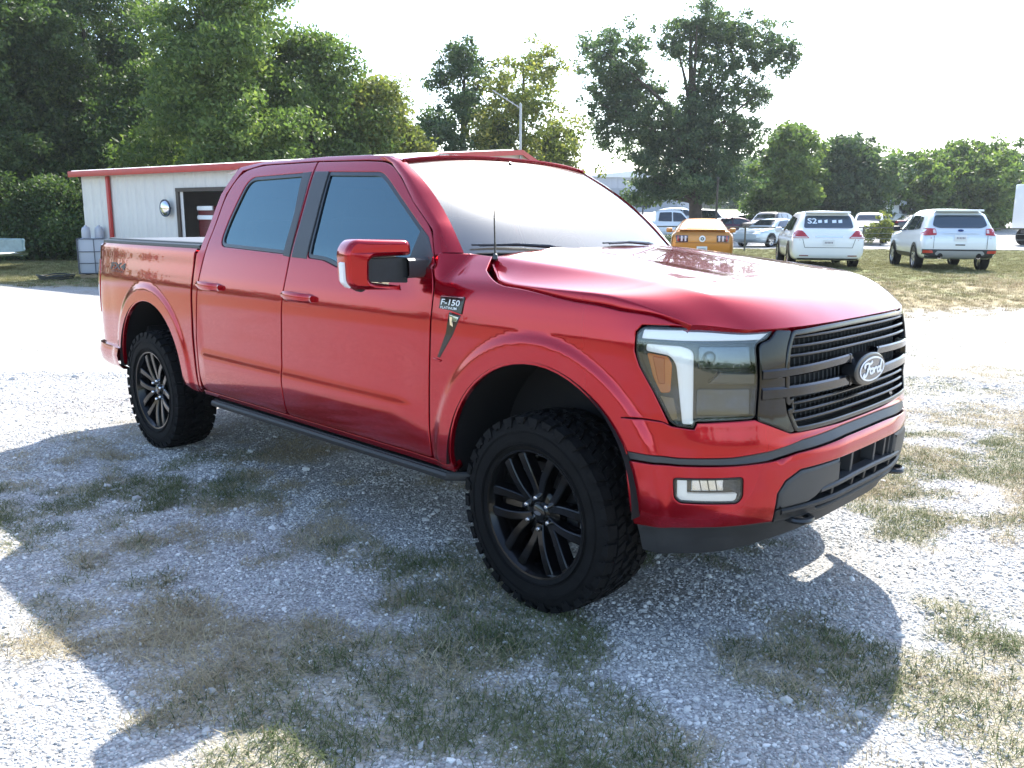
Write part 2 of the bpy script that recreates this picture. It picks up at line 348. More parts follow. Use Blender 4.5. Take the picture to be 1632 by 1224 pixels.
ez = lambda s: np.interp(s, HG[:, 0, 0], HG[:, 0, 2])
# --- fender
ftop = [(s, float(ez(s))-.007) for s in np.linspace(2.47, 1.46, 24)]
fender_o = [(1.205, .535), (1.352, .52)]+arch_f[1:-1]+[(2.285, .915), (2.335, .92), (2.43, .915), (2.462, .907), (2.40, 1.022), (2.343, 1.112), (2.322, 1.165), (2.322, 1.236), (2.345, 1.262), (2.50, 1.265)]+ftop+[(1.42, 1.474), (1.20, 1.486), (1.183, 1.46), (1.222, 1.36), (1.218, 1.15), (1.205, .92), (1.197, .68)]
fender = panel('fender', fender_o, RED, truck, res=.016)
# --- doors
fwin = rounded([(.150, 1.425), (.30, 1.418), (.36, 1.406), (.44, 1.386), (.52, 1.379), (1.135, 1.392), (1.163, 1.47), (1.10, 1.55), (.88, 1.69), (.66, 1.83), (.585, 1.868), (.10, 1.885)], [.03, .05, .05, .05, .05, .03, .05, .02, .05, .05, .06, .02])
rwin = rounded([(-.005, 1.435), (-.09, 1.888), (-.745, 1.878), (-.83, 1.60), (-.835, 1.46)], [.02, .02, .085, .2, .07])
fdoor_o = rounded([(-.068, .535), (1.197, .535), (1.187, .68), (1.195, .92), (1.208, 1.15), (1.212, 1.36), (1.172, 1.468), (1.105, 1.585), (.905, 1.715), (.755, 1.835), (.62, 1.913), (.42, 1.928), (-.05, 1.942), (-.028, 1.73), (-.012, 1.42), (-.036, 1.22), (-.076, .90)], [.03, .03, .1, .1, .1, .06, .05, .1, .1, .1, .08, .1, .01, .1, .1, .1, .1])
rdoor_o = rounded([(-.078, .535), (-.086, .90), (-.046, 1.22), (-.022, 1.42), (-.038, 1.73), (-.06, 1.942), (-.66, 1.945), (-.86, 1.915), (-.955, 1.78), (-.972, 1.55), (-1.015, 1.35), (-1.062, 1.11), (-1.10, .87), (-1.095, .62), (-1.06, .535)], [.03, .1, .1, .1, .1, .01, .1, .15, .1, .1, .1, .1, .1, .1, .05])
fdoor = panel('front_door', fdoor_o, RED, truck, holes=[fwin], res=.028)
rdoor = panel('rear_door', rdoor_o, RED, truck, holes=[rwin], res=.028)
def shrink(P, d): P = np.asarray(P); P = P if area(P) > 0 else P[::-1]; return inset(P, d)
for pr, wn in ((fdoor, fwin), (rdoor, rwin)):
    W1 = shrink(wn, .002); W2 = shrink(W1, .020)
    panel('window_trim', W1, SATIN, pr, o=-.005, holes=[W2], thick=.02, res=.05, bev=.002)
    panel('window_glass', shrink(W1, .012), SIDEGL, pr, o=-.014, thick=.004, res=.04, bev=.001)
# black pillar covers either side of the door split, window posts, mirror sail
panel('pillar_cover', [(-.03, 1.437), (.0, 1.437), (.14, 1.43), (.175, 1.43), (.105, 1.88), (-.03, 1.885)][::1], GLOSSB, [fdoor[0], fdoor[1]], o=.002, thick=.012, rad=.008) if False else None
panel('pillar_cover', [(.0, 1.425), (.150, 1.421), (.106, 1.886), (-.035, 1.89), (-.018, 1.73)], GREYP, fdoor, o=.0035, thick=.012)
panel('pillar_cover', [(-.02, 1.425), (-.045, 1.73), (-.066, 1.89), (-.155, 1.888), (-.10, 1.66), (-.09, 1.43)], GREYP, rdoor, o=.0035, thick=.012)
panel('mirror_sail', [(.99, 1.385), (1.145, 1.39), (1.168, 1.47), (1.10, 1.553), (1.03, 1.595)], GREYP, fdoor, o=.003, thick=.012)
for pr, s0 in ((fdoor, -.012), (rdoor, -1.018)):
    panel('handle_recess', rounded([(s0+.03, 1.165), (s0+.24, 1.165), (s0+.25, 1.25), (s0+.02, 1.25)], .035), RED, pr, o=.0015, thick=.006, res=.03, bev=.003)
    for q, sg in zip(pr, (1, -1)):
        mb = MB(); P = []
        for t in np.linspace(0, 1, 9):
            c = skin(s0+.285*t, 1.222-.006*t, .028*math.sin(math.pi*min(1, t*1.15+.05))**.35 if t < .95 else .012); P.append(c*np.array([1, sg, 1]))
        A = []
        for i, c in enumerate(P):
            hh = .024 if 0 < i < 8 else .016
            A.append([c+np.array([0, -sg*dy, dz]) for dy, dz in ((-.016, -hh), (.006, -hh), (.014, -hh*.5), (.016, hh*.4), (.009, hh), (-.016, hh), (-.016, -hh))])
        mb.grid(np.array(A)); e0 = [A[0][k] for k in range(6)]; e1 = [A[-1][k] for k in range(6)]; mb.add(e0, [(5, 4, 3, 2, 1, 0)]); mb.add(e1, [(0, 1, 2, 3, 4, 5)])
        obj('door_handle', mb, RED, q, angle=50)
# --- rocker, C pillar, A pillar
panel('rocker_panel', [(-1.10, .50), (1.345, .495), (1.345, .522), (1.19, .528), (-1.09, .528)], RED, truck, thick=.05)
panel('cab_rear_pillar', [(-1.105, .535), (-1.108, .87), (-1.072, 1.11), (-1.025, 1.35), (-.982, 1.55), (-.965, 1.78), (-.872, 1.922), (-.66, 1.952), (-.05, 1.949), (.42, 1.935), (.62, 1.922), (.62, 1.945), (.40, 1.962), (0, 1.972), (-.7, 1.968), (-.93, 1.945), (-1.03, 1.78), (-1.055, 1.55), (-1.098, 1.35), (-1.125, 1.11), (-1.135, .87), (-1.13, .535)], RED, truck, res=.04, bev=.003)
# windscreen
def ws(a, t):
    """a -1..1 across, t 0 at the cowl .. 1 at the roof"""
    a = np.asarray(a, float); t = np.asarray(t, float)
    yb, yt = .825, .69; y = a*(yb+(yt-yb)*t); xb = 1.43-.165*np.abs(a)**2.2; xt = .68-.075*np.abs(a)**2.2*0+.02*(1-a*a)
    x = xb+(xt-xb)*t+.035*np.sin(math.pi*t); zb_ = 1.478-.0*a; zt = 1.958-.038*np.abs(a)**2.5; z = zb_+(zt-zb_)*t+.022*np.sin(math.pi*t)
    return np.stack([x, y, z], -1)
aa, tt = np.meshgrid(np.linspace(-1, 1, 33), np.linspace(0, 1, 21)); obj('windscreen', MB().grid(ws(aa, tt)), WSGL, truck)
aa, tt = np.meshgrid(np.linspace(-1, 1, 33), np.linspace(-.02, .045, 3)); B1 = ws(aa, tt)-np.array([.004, 0, .004]); obj('windscreen_frit', MB().grid(B1), SATIN, truck)
for sg in (1, -1):
    zz = np.linspace(0, 1, 30); A = []
    for t in zz:
        e = ws(np.array(-1.0), np.array(t)); z_ = 1.474+(1.938-1.474)*t; s_ = np.interp(z_, [1.468, 1.585, 1.715, 1.835, 1.913, 1.94], [1.180, 1.113, .913, .763, .628, .50]); k = skin(s_, z_)
        mid = (e+k)/2+np.array([.012, -.016, .010]); L = [k, k*.7+mid*.3+np.array([0, -.004, .002]), k*.3+mid*.7+np.array([.004, -.005, .004]), mid, e*.45+mid*.55+np.array([.004, -.001, .004]), e+np.array([.004, 0, .006]), e-np.array([.01, 0, .01])]
        A.append([q*np.array([1, sg, 1]) for q in L])
    obj('windscreen_pillar', MB().grid(np.array(A)), RED, truck, angle=80)
# roof
def roofz(x, y):
    zc = np.interp(x, [-1.06, -.9, -.6, -.2, .2, .5, .72], [1.945, 1.972, 1.992, 2.0, 1.996, 1.983, 1.962]); t = np.clip(np.abs(y)/.72, 0, 1)
    return zc-(zc-np.interp(x, [-1.06, -.7, 0, .4, .72], [1.925, 1.962, 1.966, 1.955, 1.925]))*t**3+.006*np.cos(np.clip(np.abs(y)-.25, -.12, .12)/.12*math.pi)*sst(-1.0, -.8, x)*sst(.6, .4, x)
xs = np.r_[np.linspace(-1.05, -.85, 10), np.linspace(-.85, .5, 24)[1:], np.linspace(.5, .70, 10)[1:]]; A = []
for x in xs:
    zt_ = np.interp(x, [-1.06, -.93, -.7, 0, .40, .62, .72], [1.90, 1.943, 1.966, 1.970, 1.960, 1.940, 1.918]); ye = -skin(np.clip(x, -.95, .60), zt_)[1]-(.012 if x > .62 else 0); xx = x-.018*0
    ys = np.linspace(-1, 1, 41); ys = np.sign(ys)*np.abs(ys)**.8*ye; z = roofz(x, ys*.72/ye); z += (zt_-.001-z[0])*(np.abs(ys)/ye)**6; xo = x+.02*(1-(ys/ye)**2)*sst(.4, .7, x); A.append(np.stack([xo*np.ones_like(ys), ys, z], -1))
e = ws(np.linspace(-1, 1, 41), np.ones(41)*.995); ys = A[-1][:, 1]; e = np.stack([np.interp(ys, e[:, 1], e[:, 0])+.012, ys, np.interp(ys, e[:, 1], e[:, 2])+.004], -1); A += [A[-1]*.5+e*.5+np.array([0, 0, .006]), e, e-np.array([.02, 0, .02])]
A = np.array(A); mb = MB().grid(A); obj('roof', mb, RED, truck, angle=80)
# cab back with its window
A = []
for z in np.linspace(.95, 1.935, 20):
    ye = (-skin(-1.0, z)[1]-.012); x = np.interp(z, [.95, 1.11, 1.35, 1.55, 1.78, 1.90, 1.95], [-1.12, -1.112, -1.085, -1.045, -1.015, -.985, -.95]); A.append([(x-.02*(1-(q/ye)**2), q, z) for q in np.linspace(-ye, ye, 21)])
obj('cab_back', MB().grid(np.array(A)), RED, truck, angle=80)
mb = MB(); A = [[(-1.056-.0-(1.78-z)*.09-.024*(1-(q/.8)**2), q, z) for q in np.linspace(-.66, .66, 13)] for z in np.linspace(1.47, 1.80, 6)]; obj('rear_window', mb.grid(np.array(A)), GLOSSB, truck)
# --- bed
TX = -2.80
bed_o = [(-1.142, .505), (-1.205, .50)]+arch_r[1:-1]+[(-2.355, .535), (-2.66, .63), (TX-.03, .66), (TX-.045, .83), (TX-.02, 1.03), (TX+.035, 1.20), (TX+.055, 1.30), (TX-.02, 1.33), (TX-.055, 1.40), (TX-.04, 1.442), (-1.115, 1.442), (-1.125, 1.33), (-1.15, 1.11), (-1.165, .87), (-1.155, .62)]
bed = panel('bed_side', bed_o, RED, truck, res=.018)
# tail lamps wrap the corner
for nm, P, m in (('tail_light', [(TX-.075, 1.315), (TX+.045, 1.318), (TX+.07, 1.20), (TX+.0, .98), (TX-.03, .90), (TX-.15, .91), (TX-.17, 1.31)], REDL),):
    panel(nm, P, m, truck, o=.006, res=.03, rad=.02)
panel('tail_light_lens', [(TX-.03, 1.10), (TX+.035, 1.13), (TX-.005, 1.0), (TX-.04, .96)], WHT, truck, o=.0085, res=.03, thick=.008, rad=.008)
tg = panel('tailgate', [(S0-.0001, .68), (TX-.19, .68), (TX-.19, 1.43), (S0-.0001, 1.43)], RED, truck, o=0, res=.06)
# rear bumper
A = []
ss = np.linspace(S0, -2.34, 40)
for s_ in ss:
    dz = .0; A.append([skin(s_, z_, o_) for z_, o_ in ((.68, -.03), (.675, .030), (.62, .045), (.55, .042), (.515, .03), (.50, -.04))])
rb = obj('rear_bumper', MB().grid(np.array(A)), RED, truck); mirror_y(rb)
# bed rails, rolled cover, bed floor
for sg in (1, -1):
    mb = MB(); A = []
    for s_ in np.linspace(TX-.05, -1.085, 30):
        b = skin(s_, 1.44); iy = np.array([0, 1, 0]); A.append([(b+iy*dy+np.array([0, 0, dz]))*np.array([1, sg, 1]) for dy, dz in ((.003, -.004), (-.002, .004), (.0, .020), (.010, .026), (.030, .026), (.034, .018), (.040, .020), (.044, .036), (.085, .038), (.10, .02), (.10, -.02))])
    obj('bed_rail', mb.grid(np.array(A)), GREYP, truck, angle=30)
mb = MB()
for i in range(34):
    x0 = -2.83+i*.0505; mb.box((x0+.0245, 0, 1.462), (.048, 1.66, .018), bev=.003)
obj('bed_cover', mb, mat('cover_vinyl', (.16, .165, .17), rough=.36, noise=.15, bump=.1, bscale=200), truck, angle=40)
obj('bed_bulkhead', MB().box((-1.19, 0, 1.1), (.03, 1.75, .68)).box((-2.0, 0, .86), (1.7, 1.2, .04)), DARK, truck)
# --- wheel wells, underbody
for xw in (AF, AR):
    for sg in (1, -1):
        A = []
        for a in np.linspace(-.03, math.pi+.03, 30):
            r_ = ARCH_R+.012; A.append([(xw+r_*math.cos(a), sg*y_, ARCH_Z+r_*math.sin(a)) for y_ in (-1.0 if xw == AF else -.985, -.80, -.62)])
        L2 = [[(xw+r_*math.cos(a), sg*y_, ARCH_Z+r_*math.sin(a)) for y_ in (-.925, -.58)] for a in np.linspace(-.10, math.pi+.12, 24)]
        obj('wheel_well', MB().grid(np.array(A)).grid(np.array(L2)), DARK, truck)
mb = MB().box((-.2, 0, .74), (5.0, 1.22, .44)).box((.05, 0, .60), (2.4, 1.80, .18)).box((1.8, 0, 1.0), (1.1, 1.2, .5)).box((-2.50, 0, .74), (.5, 1.6, .18))
obj('underbody', mb, DARK, truck, smooth=False)
mb = MB()
for sg in (1, -1): mb.box((-.2, sg*.46, .50), (5.0, .09, .15))
mb.tube([(AF, -.8, .42), (AF, .8, .42)], .05).tube([(AR, -.8, .42), (AR, .8, .42)], .055)
mb.lathe([(0, -.16), (.1, -.13), (.16, -.06), (.17, 0), (.16, .06), (.1, .13), (0, .16)], 16, c=(AR, 0, .42)); obj('chassis', mb, mat('chassis_metal', (.02, .02, .02), rough=.6), truck)
# steps
for sg in (1, -1):
    mb = MB(); ss = np.linspace(-1.08, 1.40, 24); A = []
    for s_ in ss:
        e = sst(-1.08, -1.0, s_)*sst(1.40, 1.33, s_); y_ = .965-.10*(1-e)
        A.append([(s_, -sg*yy, zz_) for yy, zz_ in ((y_-.17, .478), (y_-.02, .484), (y_-.018, .480), (y_, .482), (y_+.008, .468), (y_+.004, .448), (y_-.03, .438), (y_-.17, .444), (y_-.17, .478))])
    mb.grid(np.array(A))
    for s_ in (-.8, -.05, .75): mb.box((s_, -sg*.78, .50), (.06, .22, .05))
    st = obj('side_step', mb, BLK, truck)
    m2 = MB()
    for k in range(3): m2.box((.15, -sg*(.83+.035*k), .483), (2.2, .012, .008))
    obj('step_tread', m2, RUB, st)
# --- front fascia
def sym(P): P = [tuple(q) for q in P]; return P+[(2*S1-a, b) for a, b in P[::-1]]
strip_t = [(2.312, .786), (2.50, .780), (2.69, .788), (2.83, .803), (2.985, .828), (3.26, .838), (3.40, .839)]
strip_b = [(2.312, .759), (2.50, .757), (2.69, .764), (2.82, .770), (2.95, .790), (3.26, .806), (3.40, .807)]
upper = [(2.31, .789)]+[(a, b+.004) for a, b in strip_t[1:]]; ut = [(2.268, .911), (2.36, .915), (2.44, .911), (2.474, .898), (2.552, .890), (2.562, .914), (2.66, .920), (2.772, .924), (2.84, .896), (2.925, .861), (3.27, .852), (3.40, .852)]
bump = panel('bumper_upper', sym(ut)+sym(upper)[::-1], RED, truck, both=False, res=.02)[0]
panel('bumper_inlay', sym(strip_t)+sym(strip_b)[::-1], GREYP, bump, o=-.010, both=False, res=.03, thick=.02)
lowtop = [(a, b-.004) for a, b in strip_b]; lowtop[0] = (2.308, .753)
lb = [(2.338, .497), (2.46, .498), (2.62, .514), (2.79, .522), (2.872, .522), (2.867, .580), (2.866, .640), (2.895, .688), (2.962, .724), (3.19, .731), (3.40, .732)]
fog_o = rounded([(2.484, .708), (2.728, .719), (2.733, .640), (2.716, .614), (2.51, .611), (2.490, .630)], .018)
fog_m = np.array([(2*S1-a, b) for a, b in fog_o])
bl = panel('bumper_lower', sym(lowtop)+sym(lb)[::-1], RED, truck, both=False, res=.028, holes=[fog_o, fog_m])[0]
for sg in (0, 1):
    F = (lambda P: P) if not sg else (lambda P: [(2*S1-a, b) for a, b in P])
    h = panel('fog_light', F(shrink(fog_o, -.001)), GLOSSB, truck, o=-.035, both=False, res=.03, thick=.01)[0]
    panel('bezel', F(shrink(fog_o, .001)), CHR if 0 else GLOSSB, h, o=-.004, both=False, holes=[np.array(F(shrink(fog_o, .009)))], thick=.03, res=.03)
    drl = [(2.500, .70), (2.535, .70), (2.537, .648), (2.715, .652), (2.712, .628), (2.700, .620), (2.515, .618), (2.502, .632)]
    panel('daytime_lamp', F(drl), DRL, h, o=-.014, both=False, thick=.012, res=.03, rad=.006)
    panel('reflector', F([(2.552, .706), (2.665, .711), (2.665, .662), (2.552, .658)]), CHR, h, o=-.02, both=False, thick=.012, res=.012)
    for k in range(3): panel('divider', F([(2.575+.028*k, .708), (2.579+.028*k, .708), (2.589+.028*k, .662), (2.585+.028*k, .662)]), SATIN, h, o=-.016, both=False, thick=.01, res=.03, bev=.001)
    panel('fog_lens', F(shrink(fog_o, .006)), LENS, h, o=-.007, both=False, thick=.003, res=.03, bev=.001)
    panel('parking_sensor', F([(2.645+.011*math.cos(a), .574+.011*math.sin(a)) for a in np.linspace(0, 2*math.pi, 13)[:-1]]), RED, bl, o=.002, both=False, thick=.004, res=.02, bev=.002)
    # grey corner plate beside the air intake
    panel('bumper_insert', F([(2.878, .572), (2.876, .638), (2.905, .682), (2.968, .716), (3.200, .724), (3.208, .634), (3.10, .620), (3.075, .598), (3.03, .580)]), GREYP, truck, o=.004, both=False, res=.03, thick=.03, bev=.014, rad=.006)
    panel('bumper_insert_base', F([(2.880, .524), (2.879, .566), (3.03, .574), (3.08, .560), (3.10, .528)]), BLK, truck, o=-.002, both=False, res=.03, thick=.03, bev=.006)
# intake
panel('intake_backing', sym([(2.95, .50), (2.95, .728), (3.4, .728)])[::1]+[(2*S1-2.95, .50)][:0], DARK, truck, o=-.075, both=False, res=.06, thick=.004)
panel('bumper_backing', sym([(2.36, .72), (2.36, .87), (3.40, .845)])[:3]+sym([(2.36, .72), (2.36, .87), (3.40, .845)])[3:], DARK, truck, o=-.045, both=False, res=.06, thick=.004)
def bar_on(name, s0, s1, z0, z1, h, d, o, m, parent, n=40, bow=0, round_=.3):
    A = []
    for t in np.linspace(0, 1, n):
        s_ = s0+(s1-s0)*t; z_ = z0+(z1-z0)*t+bow*math.sin(math.pi*t); nn = full_n(np.array(s_), np.array(z_)); c = full(np.array(s_), np.array(z_), o); hd = np.array([nn[0], nn[1], 0]); hd /= np.linalg.norm(hd)
        b = h*round_; A.append([c+hd*a_+np.array([0, 0, k_]) for a_, k_ in ((-d, -h/2), (0-b, -h/2), (0, -h/2+b), (0, h/2-b), (0-b, h/2), (-d, h/2), (-d, -h/2))])
    mb = MB().grid(np.array(A)); mb.add(A[0][:6], [(0, 1, 2, 3, 4, 5)]); mb.add(A[-1][:6], [(5, 4, 3, 2, 1, 0)]); return obj(name, mb, m, parent, angle=35)
intake = empty('intake_grille', parent=truck)
bar_on('bar', 3.085, 2*S1-3.085, .618, .618, .022, .05, .006, GREYP, intake, bow=.016)
bar_on('bar', 2.90, 2*S1-2.90, .560, .560, .024, .05, .004, BLK, intake, bow=.010)
bar_on('bar', 2.88, 2*S1-2.88, .527, .527, .020, .05, -.002, BLK, intake, bow=.006)
for s_ in (3.215, 3.335, S1+.085, S1+.20, 2*S1-3.215):
    P = [(s_-.009, .63), (s_+.009, .63), (s_+.009, .728), (s_-.009, .728)]; panel('fin', P, GREYP, intake, o=-.016, both=False, thick=.05, res=.05, bev=.003)
for s_ in (3.19, 3.36, S1, S1+.12, 2*S1-3.19):
    P = [(s_-.008, .565), (s_+.008, .565), (s_+.008, .625), (s_-.008, .625)]; panel('fin', P, BLK, intake, o=-.01, both=False, thick=.04, res=.05, bev=.003)
bot = [(2.354, .373), (2.44, .366), (2.70, .388), (2.925, .424), (3.16, .448), (3.40, .452)]
panel('valance', sym([(2.345, .490), (2.46, .492), (2.62, .508), (2.80, .515), (3.40, .515)])+sym(bot)[::-1], mat('valance_plastic', (.028, .029, .031), rough=.6, noise=.25, nscale=8, bump=.1, bscale=200), truck, o=-.012, both=False, res=.03)
for sg in (1, -1):
    c = full(np.array(3.01 if sg == 1 else 2*S1-3.01), np.array(.515), 0.0); n0 = full_n(np.array(3.01 if sg == 1 else 2*S1-3.01), np.array(.515)); n0 = np.array([n0[0], n0[1], 0]); t0 = np.array([-n0[1], n0[0], 0])
    P = [c-n0*.10+t0*.05, c+n0*.0+t0*.052, c+n0*.035+t0*.035, c+n0*.045, c+n0*.035-t0*.035, c-t0*.052, c-n0*.10-t0*.05]; obj('tow_hook', MB().tube(catmull(P, 5), .013, 8), SATIN, truck)
# --- headlights
HL = rounded([(2.328, 1.233), (2.352, 1.256), (2.52, 1.258), (2.852, 1.246), (2.818, 1.212), (2.768, 1.200), (2.777, 1.085), (2.775, .930), (2.556, .920), (2.548, .895), (2.474, .901), (2.405, 1.020), (2.347, 1.110), (2.328, 1.165)], [.02, .02, .1, .01, .02, .03, .01, .02, .004, .01, .03, .05, .05, .05])
for sg in (0, 1):
    F = (lambda P: P) if not sg else (lambda P: [(2*S1-a, b) for a, b in P])
    h = panel('headlight', F(HL), mat('lamp_inner', (.05, .052, .056), rough=.25, metal=.6), truck, o=-.040, both=False, res=.04, thick=.01)[0]
    panel('bezel', F(HL), GLOSSB, h, o=-.002, both=False, holes=[np.array(F(shrink(HL, .007)))], thick=.045, res=.04, bev=.002)
    panel('upper_light_bar', F([(2.345, 1.212), (2.352, 1.244), (2.52, 1.247), (2.835, 1.236), (2.795, 1.213), (2.50, 1.210)]), mat('pale_light_guide', (.80, .84, .88), rough=.2, coat=1, emit=(.9, .95, 1, .11)), h, o=-.010, both=False, thick=.02, res=.03, rad=.006)
    panel('light_bar_divider', F([(2.34, 1.198), (2.79, 1.202), (2.79, 1.208), (2.34, 1.206)]), GLOSSB, h, o=-.006, both=False, thick=.03, res=.04, bev=.002)
    panel('daytime_lamp', F(rounded([(2.366, 1.194), (2.50, 1.190), (2.540, 1.175), (2.548, .908), (2.510, .908), (2.480, 1.125), (2.456, 1.156), (2.366, 1.168)], [.01, .03, .03, .008, .008, .04, .03, .01])), DRL, h, o=-.008, both=False, thick=.03, res=.025)
    panel('turn_signal', F([(2.368, 1.160), (2.448, 1.150), (2.464, 1.122), (2.462, 1.02), (2.428, 1.015), (2.395, 1.075)]), AMB, h, o=-.014, both=False, thick=.02, res=.03, rad=.01)
    panel('side_reflector', F([(2.390, 1.150), (2.436, 1.146), (2.442, 1.05), (2.418, 1.05)]), mat('deep_amber', (.62, .12, .01), rough=.2, coat=1), h, o=-.009, both=False, thick=.01, res=.03, rad=.006)
    panel('side_marker', F([(2.425, 1.005), (2.475, 1.0), (2.492, .925), (2.474, .918)]), mat('smoked_bronze', (.20, .13, .06), rough=.25, coat=1), h, o=-.014, both=False, thick=.02, res=.03)
    for z0, z1 in ((1.110, 1.190), (.938, 1.035)):
        pm = panel('projector_housing', F([(2.560, z0), (2.762, z0), (2.758, z1), (2.560, z1)]), mat('dark_reflector', (.09, .105, .125), rough=.10, metal=1), h, o=-.022, both=False, thick=.015, res=.05, rad=.01)[0]
        if z0 < 1: continue
        mz = (z0+z1)/2; c = full(np.array(F([(2.60, mz)])[0][0]), np.array(mz), -.020); nn = full_n(np.array(F([(2.60, mz)])[0][0]), np.array(mz)); a = Vector(nn); q = a.to_track_quat('Y', 'Z')
        ob = obj('projector_lens', MB().lathe([(.024, 0), (.022, .006), (.016, .011), (.008, .014), (0, .015)], 18), LENS, h); ob.location = c; ob.rotation_euler = q.to_euler()
    panel('lamp_crossbar', F([(2.60, 1.058), (2.775, 1.052), (2.775, 1.092), (2.64, 1.098)]), mat('satin_grey_trim', (.10, .11, .12), rough=.3, coat=.5), h, o=-.012, both=False, thick=.02, res=.04, bev=.006)
    panel('lens', F(shrink(HL, .004)), LENS, h, o=-.003, both=False, thick=.003, res=.03, bev=.001)
    # black panel joining lamp and grille
    panel('grille_surround', F(rounded([(2.782, 1.203), (2.825, 1.210), (2.862, 1.247), (2.94, 1.240), (2.905, 1.170), (2.893, 1.076), (2.905, .957), (2.945, .868), (2.915, .866), (2.84, .900), (2.78, .922), (2.783, 1.05)], [.02, .03, .01, .01, .06, .05, .06, .01, .02, .03, .01, .01])), GLOSSB, truck, o=.006, both=False, res=.03, thick=.04, bev=.006)
# --- grille
G_O = sym(rounded([(2.902, .960), (2.890, 1.076), (2.899, 1.172), (2.934, 1.240), (3.15, 1.246), (3.40, 1.248)], [.03, .05, .05, .02, .05, 0])) + sym(rounded([(2.902, .960), (2.942, .866), (3.15, .862), (3.40, .861)], [.03, .02, .05, 0]))[::-1]
G_O = np.array(G_O); G_O = np.array([q for i, q in enumerate(G_O) if np.linalg.norm(q-G_O[i-1]) > 1e-3])
grille = panel('grille', G_O, GLOSSB, truck, o=.012, both=False, holes=[shrink(G_O, .018)], res=.05, thick=.05, bev=.005)[0]
panel('grille_backing', shrink(G_O, .004), DARK, grille, o=-.055, both=False, thick=.004, res=.06)
mb = MB()
for s_ in np.arange(2.96, 2*S1-2.95, .0335):
    a, b = full(np.array([s_, s_]), np.array([.885, 1.225]), -.03); mb.tube([a, b], .0026, 4, cap=False)
obj('grille_lattice', mb, GREYP, grille)
SL = mat('slat_black', (.005, .0055, .006), rough=.25, spec=.35, coat=.2)
for z_ in (1.213, 1.180, 1.147, .970, .937, .905):
    s_ = 2.905+abs(z_-1.06)*.12; bar_on('slat', s_, 2*S1-s_, z_, z_, .0125, .035, .006, SL, grille, n=44)
for sg in (0, 1):
    mx = (lambda s: s) if not sg else (lambda s: 2*S1-s)
    for nm, z0, z1, h_ in (('upper_bar', 1.092, 1.100, .036), ('lower_bar', 1.022, 1.012, .046)):
        bar_on('center_bar', mx(2.79), mx(3.345), z0-.004, z1, h_, .04, .013, GLOSSB, grille, n=30, round_=.16)
        # the bar closes round the emblem
        P = [(3.33, z1-h_/2), (3.33, z1+h_/2), (3.395, 1.075 if nm == 'upper_bar' else 1.04), (3.395, 1.05 if nm == 'upper_bar' else 1.015)]; panel('bar_end', [(mx(a), b) for a, b in P], GLOSSB, grille, o=.016, both=False, thick=.03, res=.05, bev=.003)
# emblem
def ell(a, b, n=40): return [(S1+a*math.cos(t), 1.045+b*math.sin(t)) for t in np.linspace(0, 2*math.pi, n+1)[:-1]]
emb = panel('emblem', ell(.150, .066), SATIN, truck, o=.040, both=False, thick=.05, res=.03, bev=.010)[0]
panel('emblem_field', ell(.124, .050), mat('emblem_black', (.012, .014, .02), rough=.15, coat=1), emb, o=.0425, both=False, thick=.004, res=.03, bev=.002)
panel('emblem_ring', ell(.122, .0485), WHT, emb, o=.044, both=False, holes=[np.array(ell(.113, .0425))], thick=.003, res=.03, bev=.0008)
def ribbon(strokes, w, name, m, parent, o, S=full):
    """flat lettering strokes laid on the skin: each stroke a list of (s, z)"""
    mb = MB()
    for st in strokes:
        C = catmull(st, 8); t = np.gradient(C, axis=0); t /= np.linalg.norm(t, axis=1)[:, None]+1e-9; nn = np.stack([-t[:, 1], t[:, 0]], 1); ww = w*(.75+.5*np.abs(t[:, 1]))[:, None]/2
        a = C+nn*ww; b = C-nn*ww; A = [S(q[:, 0], q[:, 1], k) for q, k in ((a, o-.002), (a, o), (b, o), (b, o-.002))]; mb.grid(np.stack(A, 1))
    return obj(name, mb, m, parent, smooth=False)
K = lambda P: [(S1+.092*(x-.5)*2, 1.045+.030*(y-.45)*2.0) for x, y in P]     # script lettering in the oval
word = [K([(.10, .62), (.06, .72), (.10, .86), (.22, .90), (.34, .84), (.44, .92), (.47, .98)]), K([(.31, .85), (.27, .60), (.21, .30), (.13, .08), (.05, .02), (.02, .14), (.09, .24)]), K([(.17, .52), (.27, .50), (.36, .54)]),
        K([(.46, .50), (.38, .46), (.36, .26), (.42, .16), (.50, .22), (.52, .40), (.46, .50), (.55, .46)]), K([(.58, .50), (.57, .34), (.56, .18)]), K([(.57, .36), (.62, .47), (.68, .50), (.71, .44)]),
        K([(.88, .48), (.80, .50), (.74, .36), (.75, .20), (.82, .16), (.89, .28)]), K([(.98, .94), (.93, .62), (.89, .30), (.92, .16), (.98, .18)])]
ribbon(word, .0105, 'emblem_script', WHT, emb, .0455)
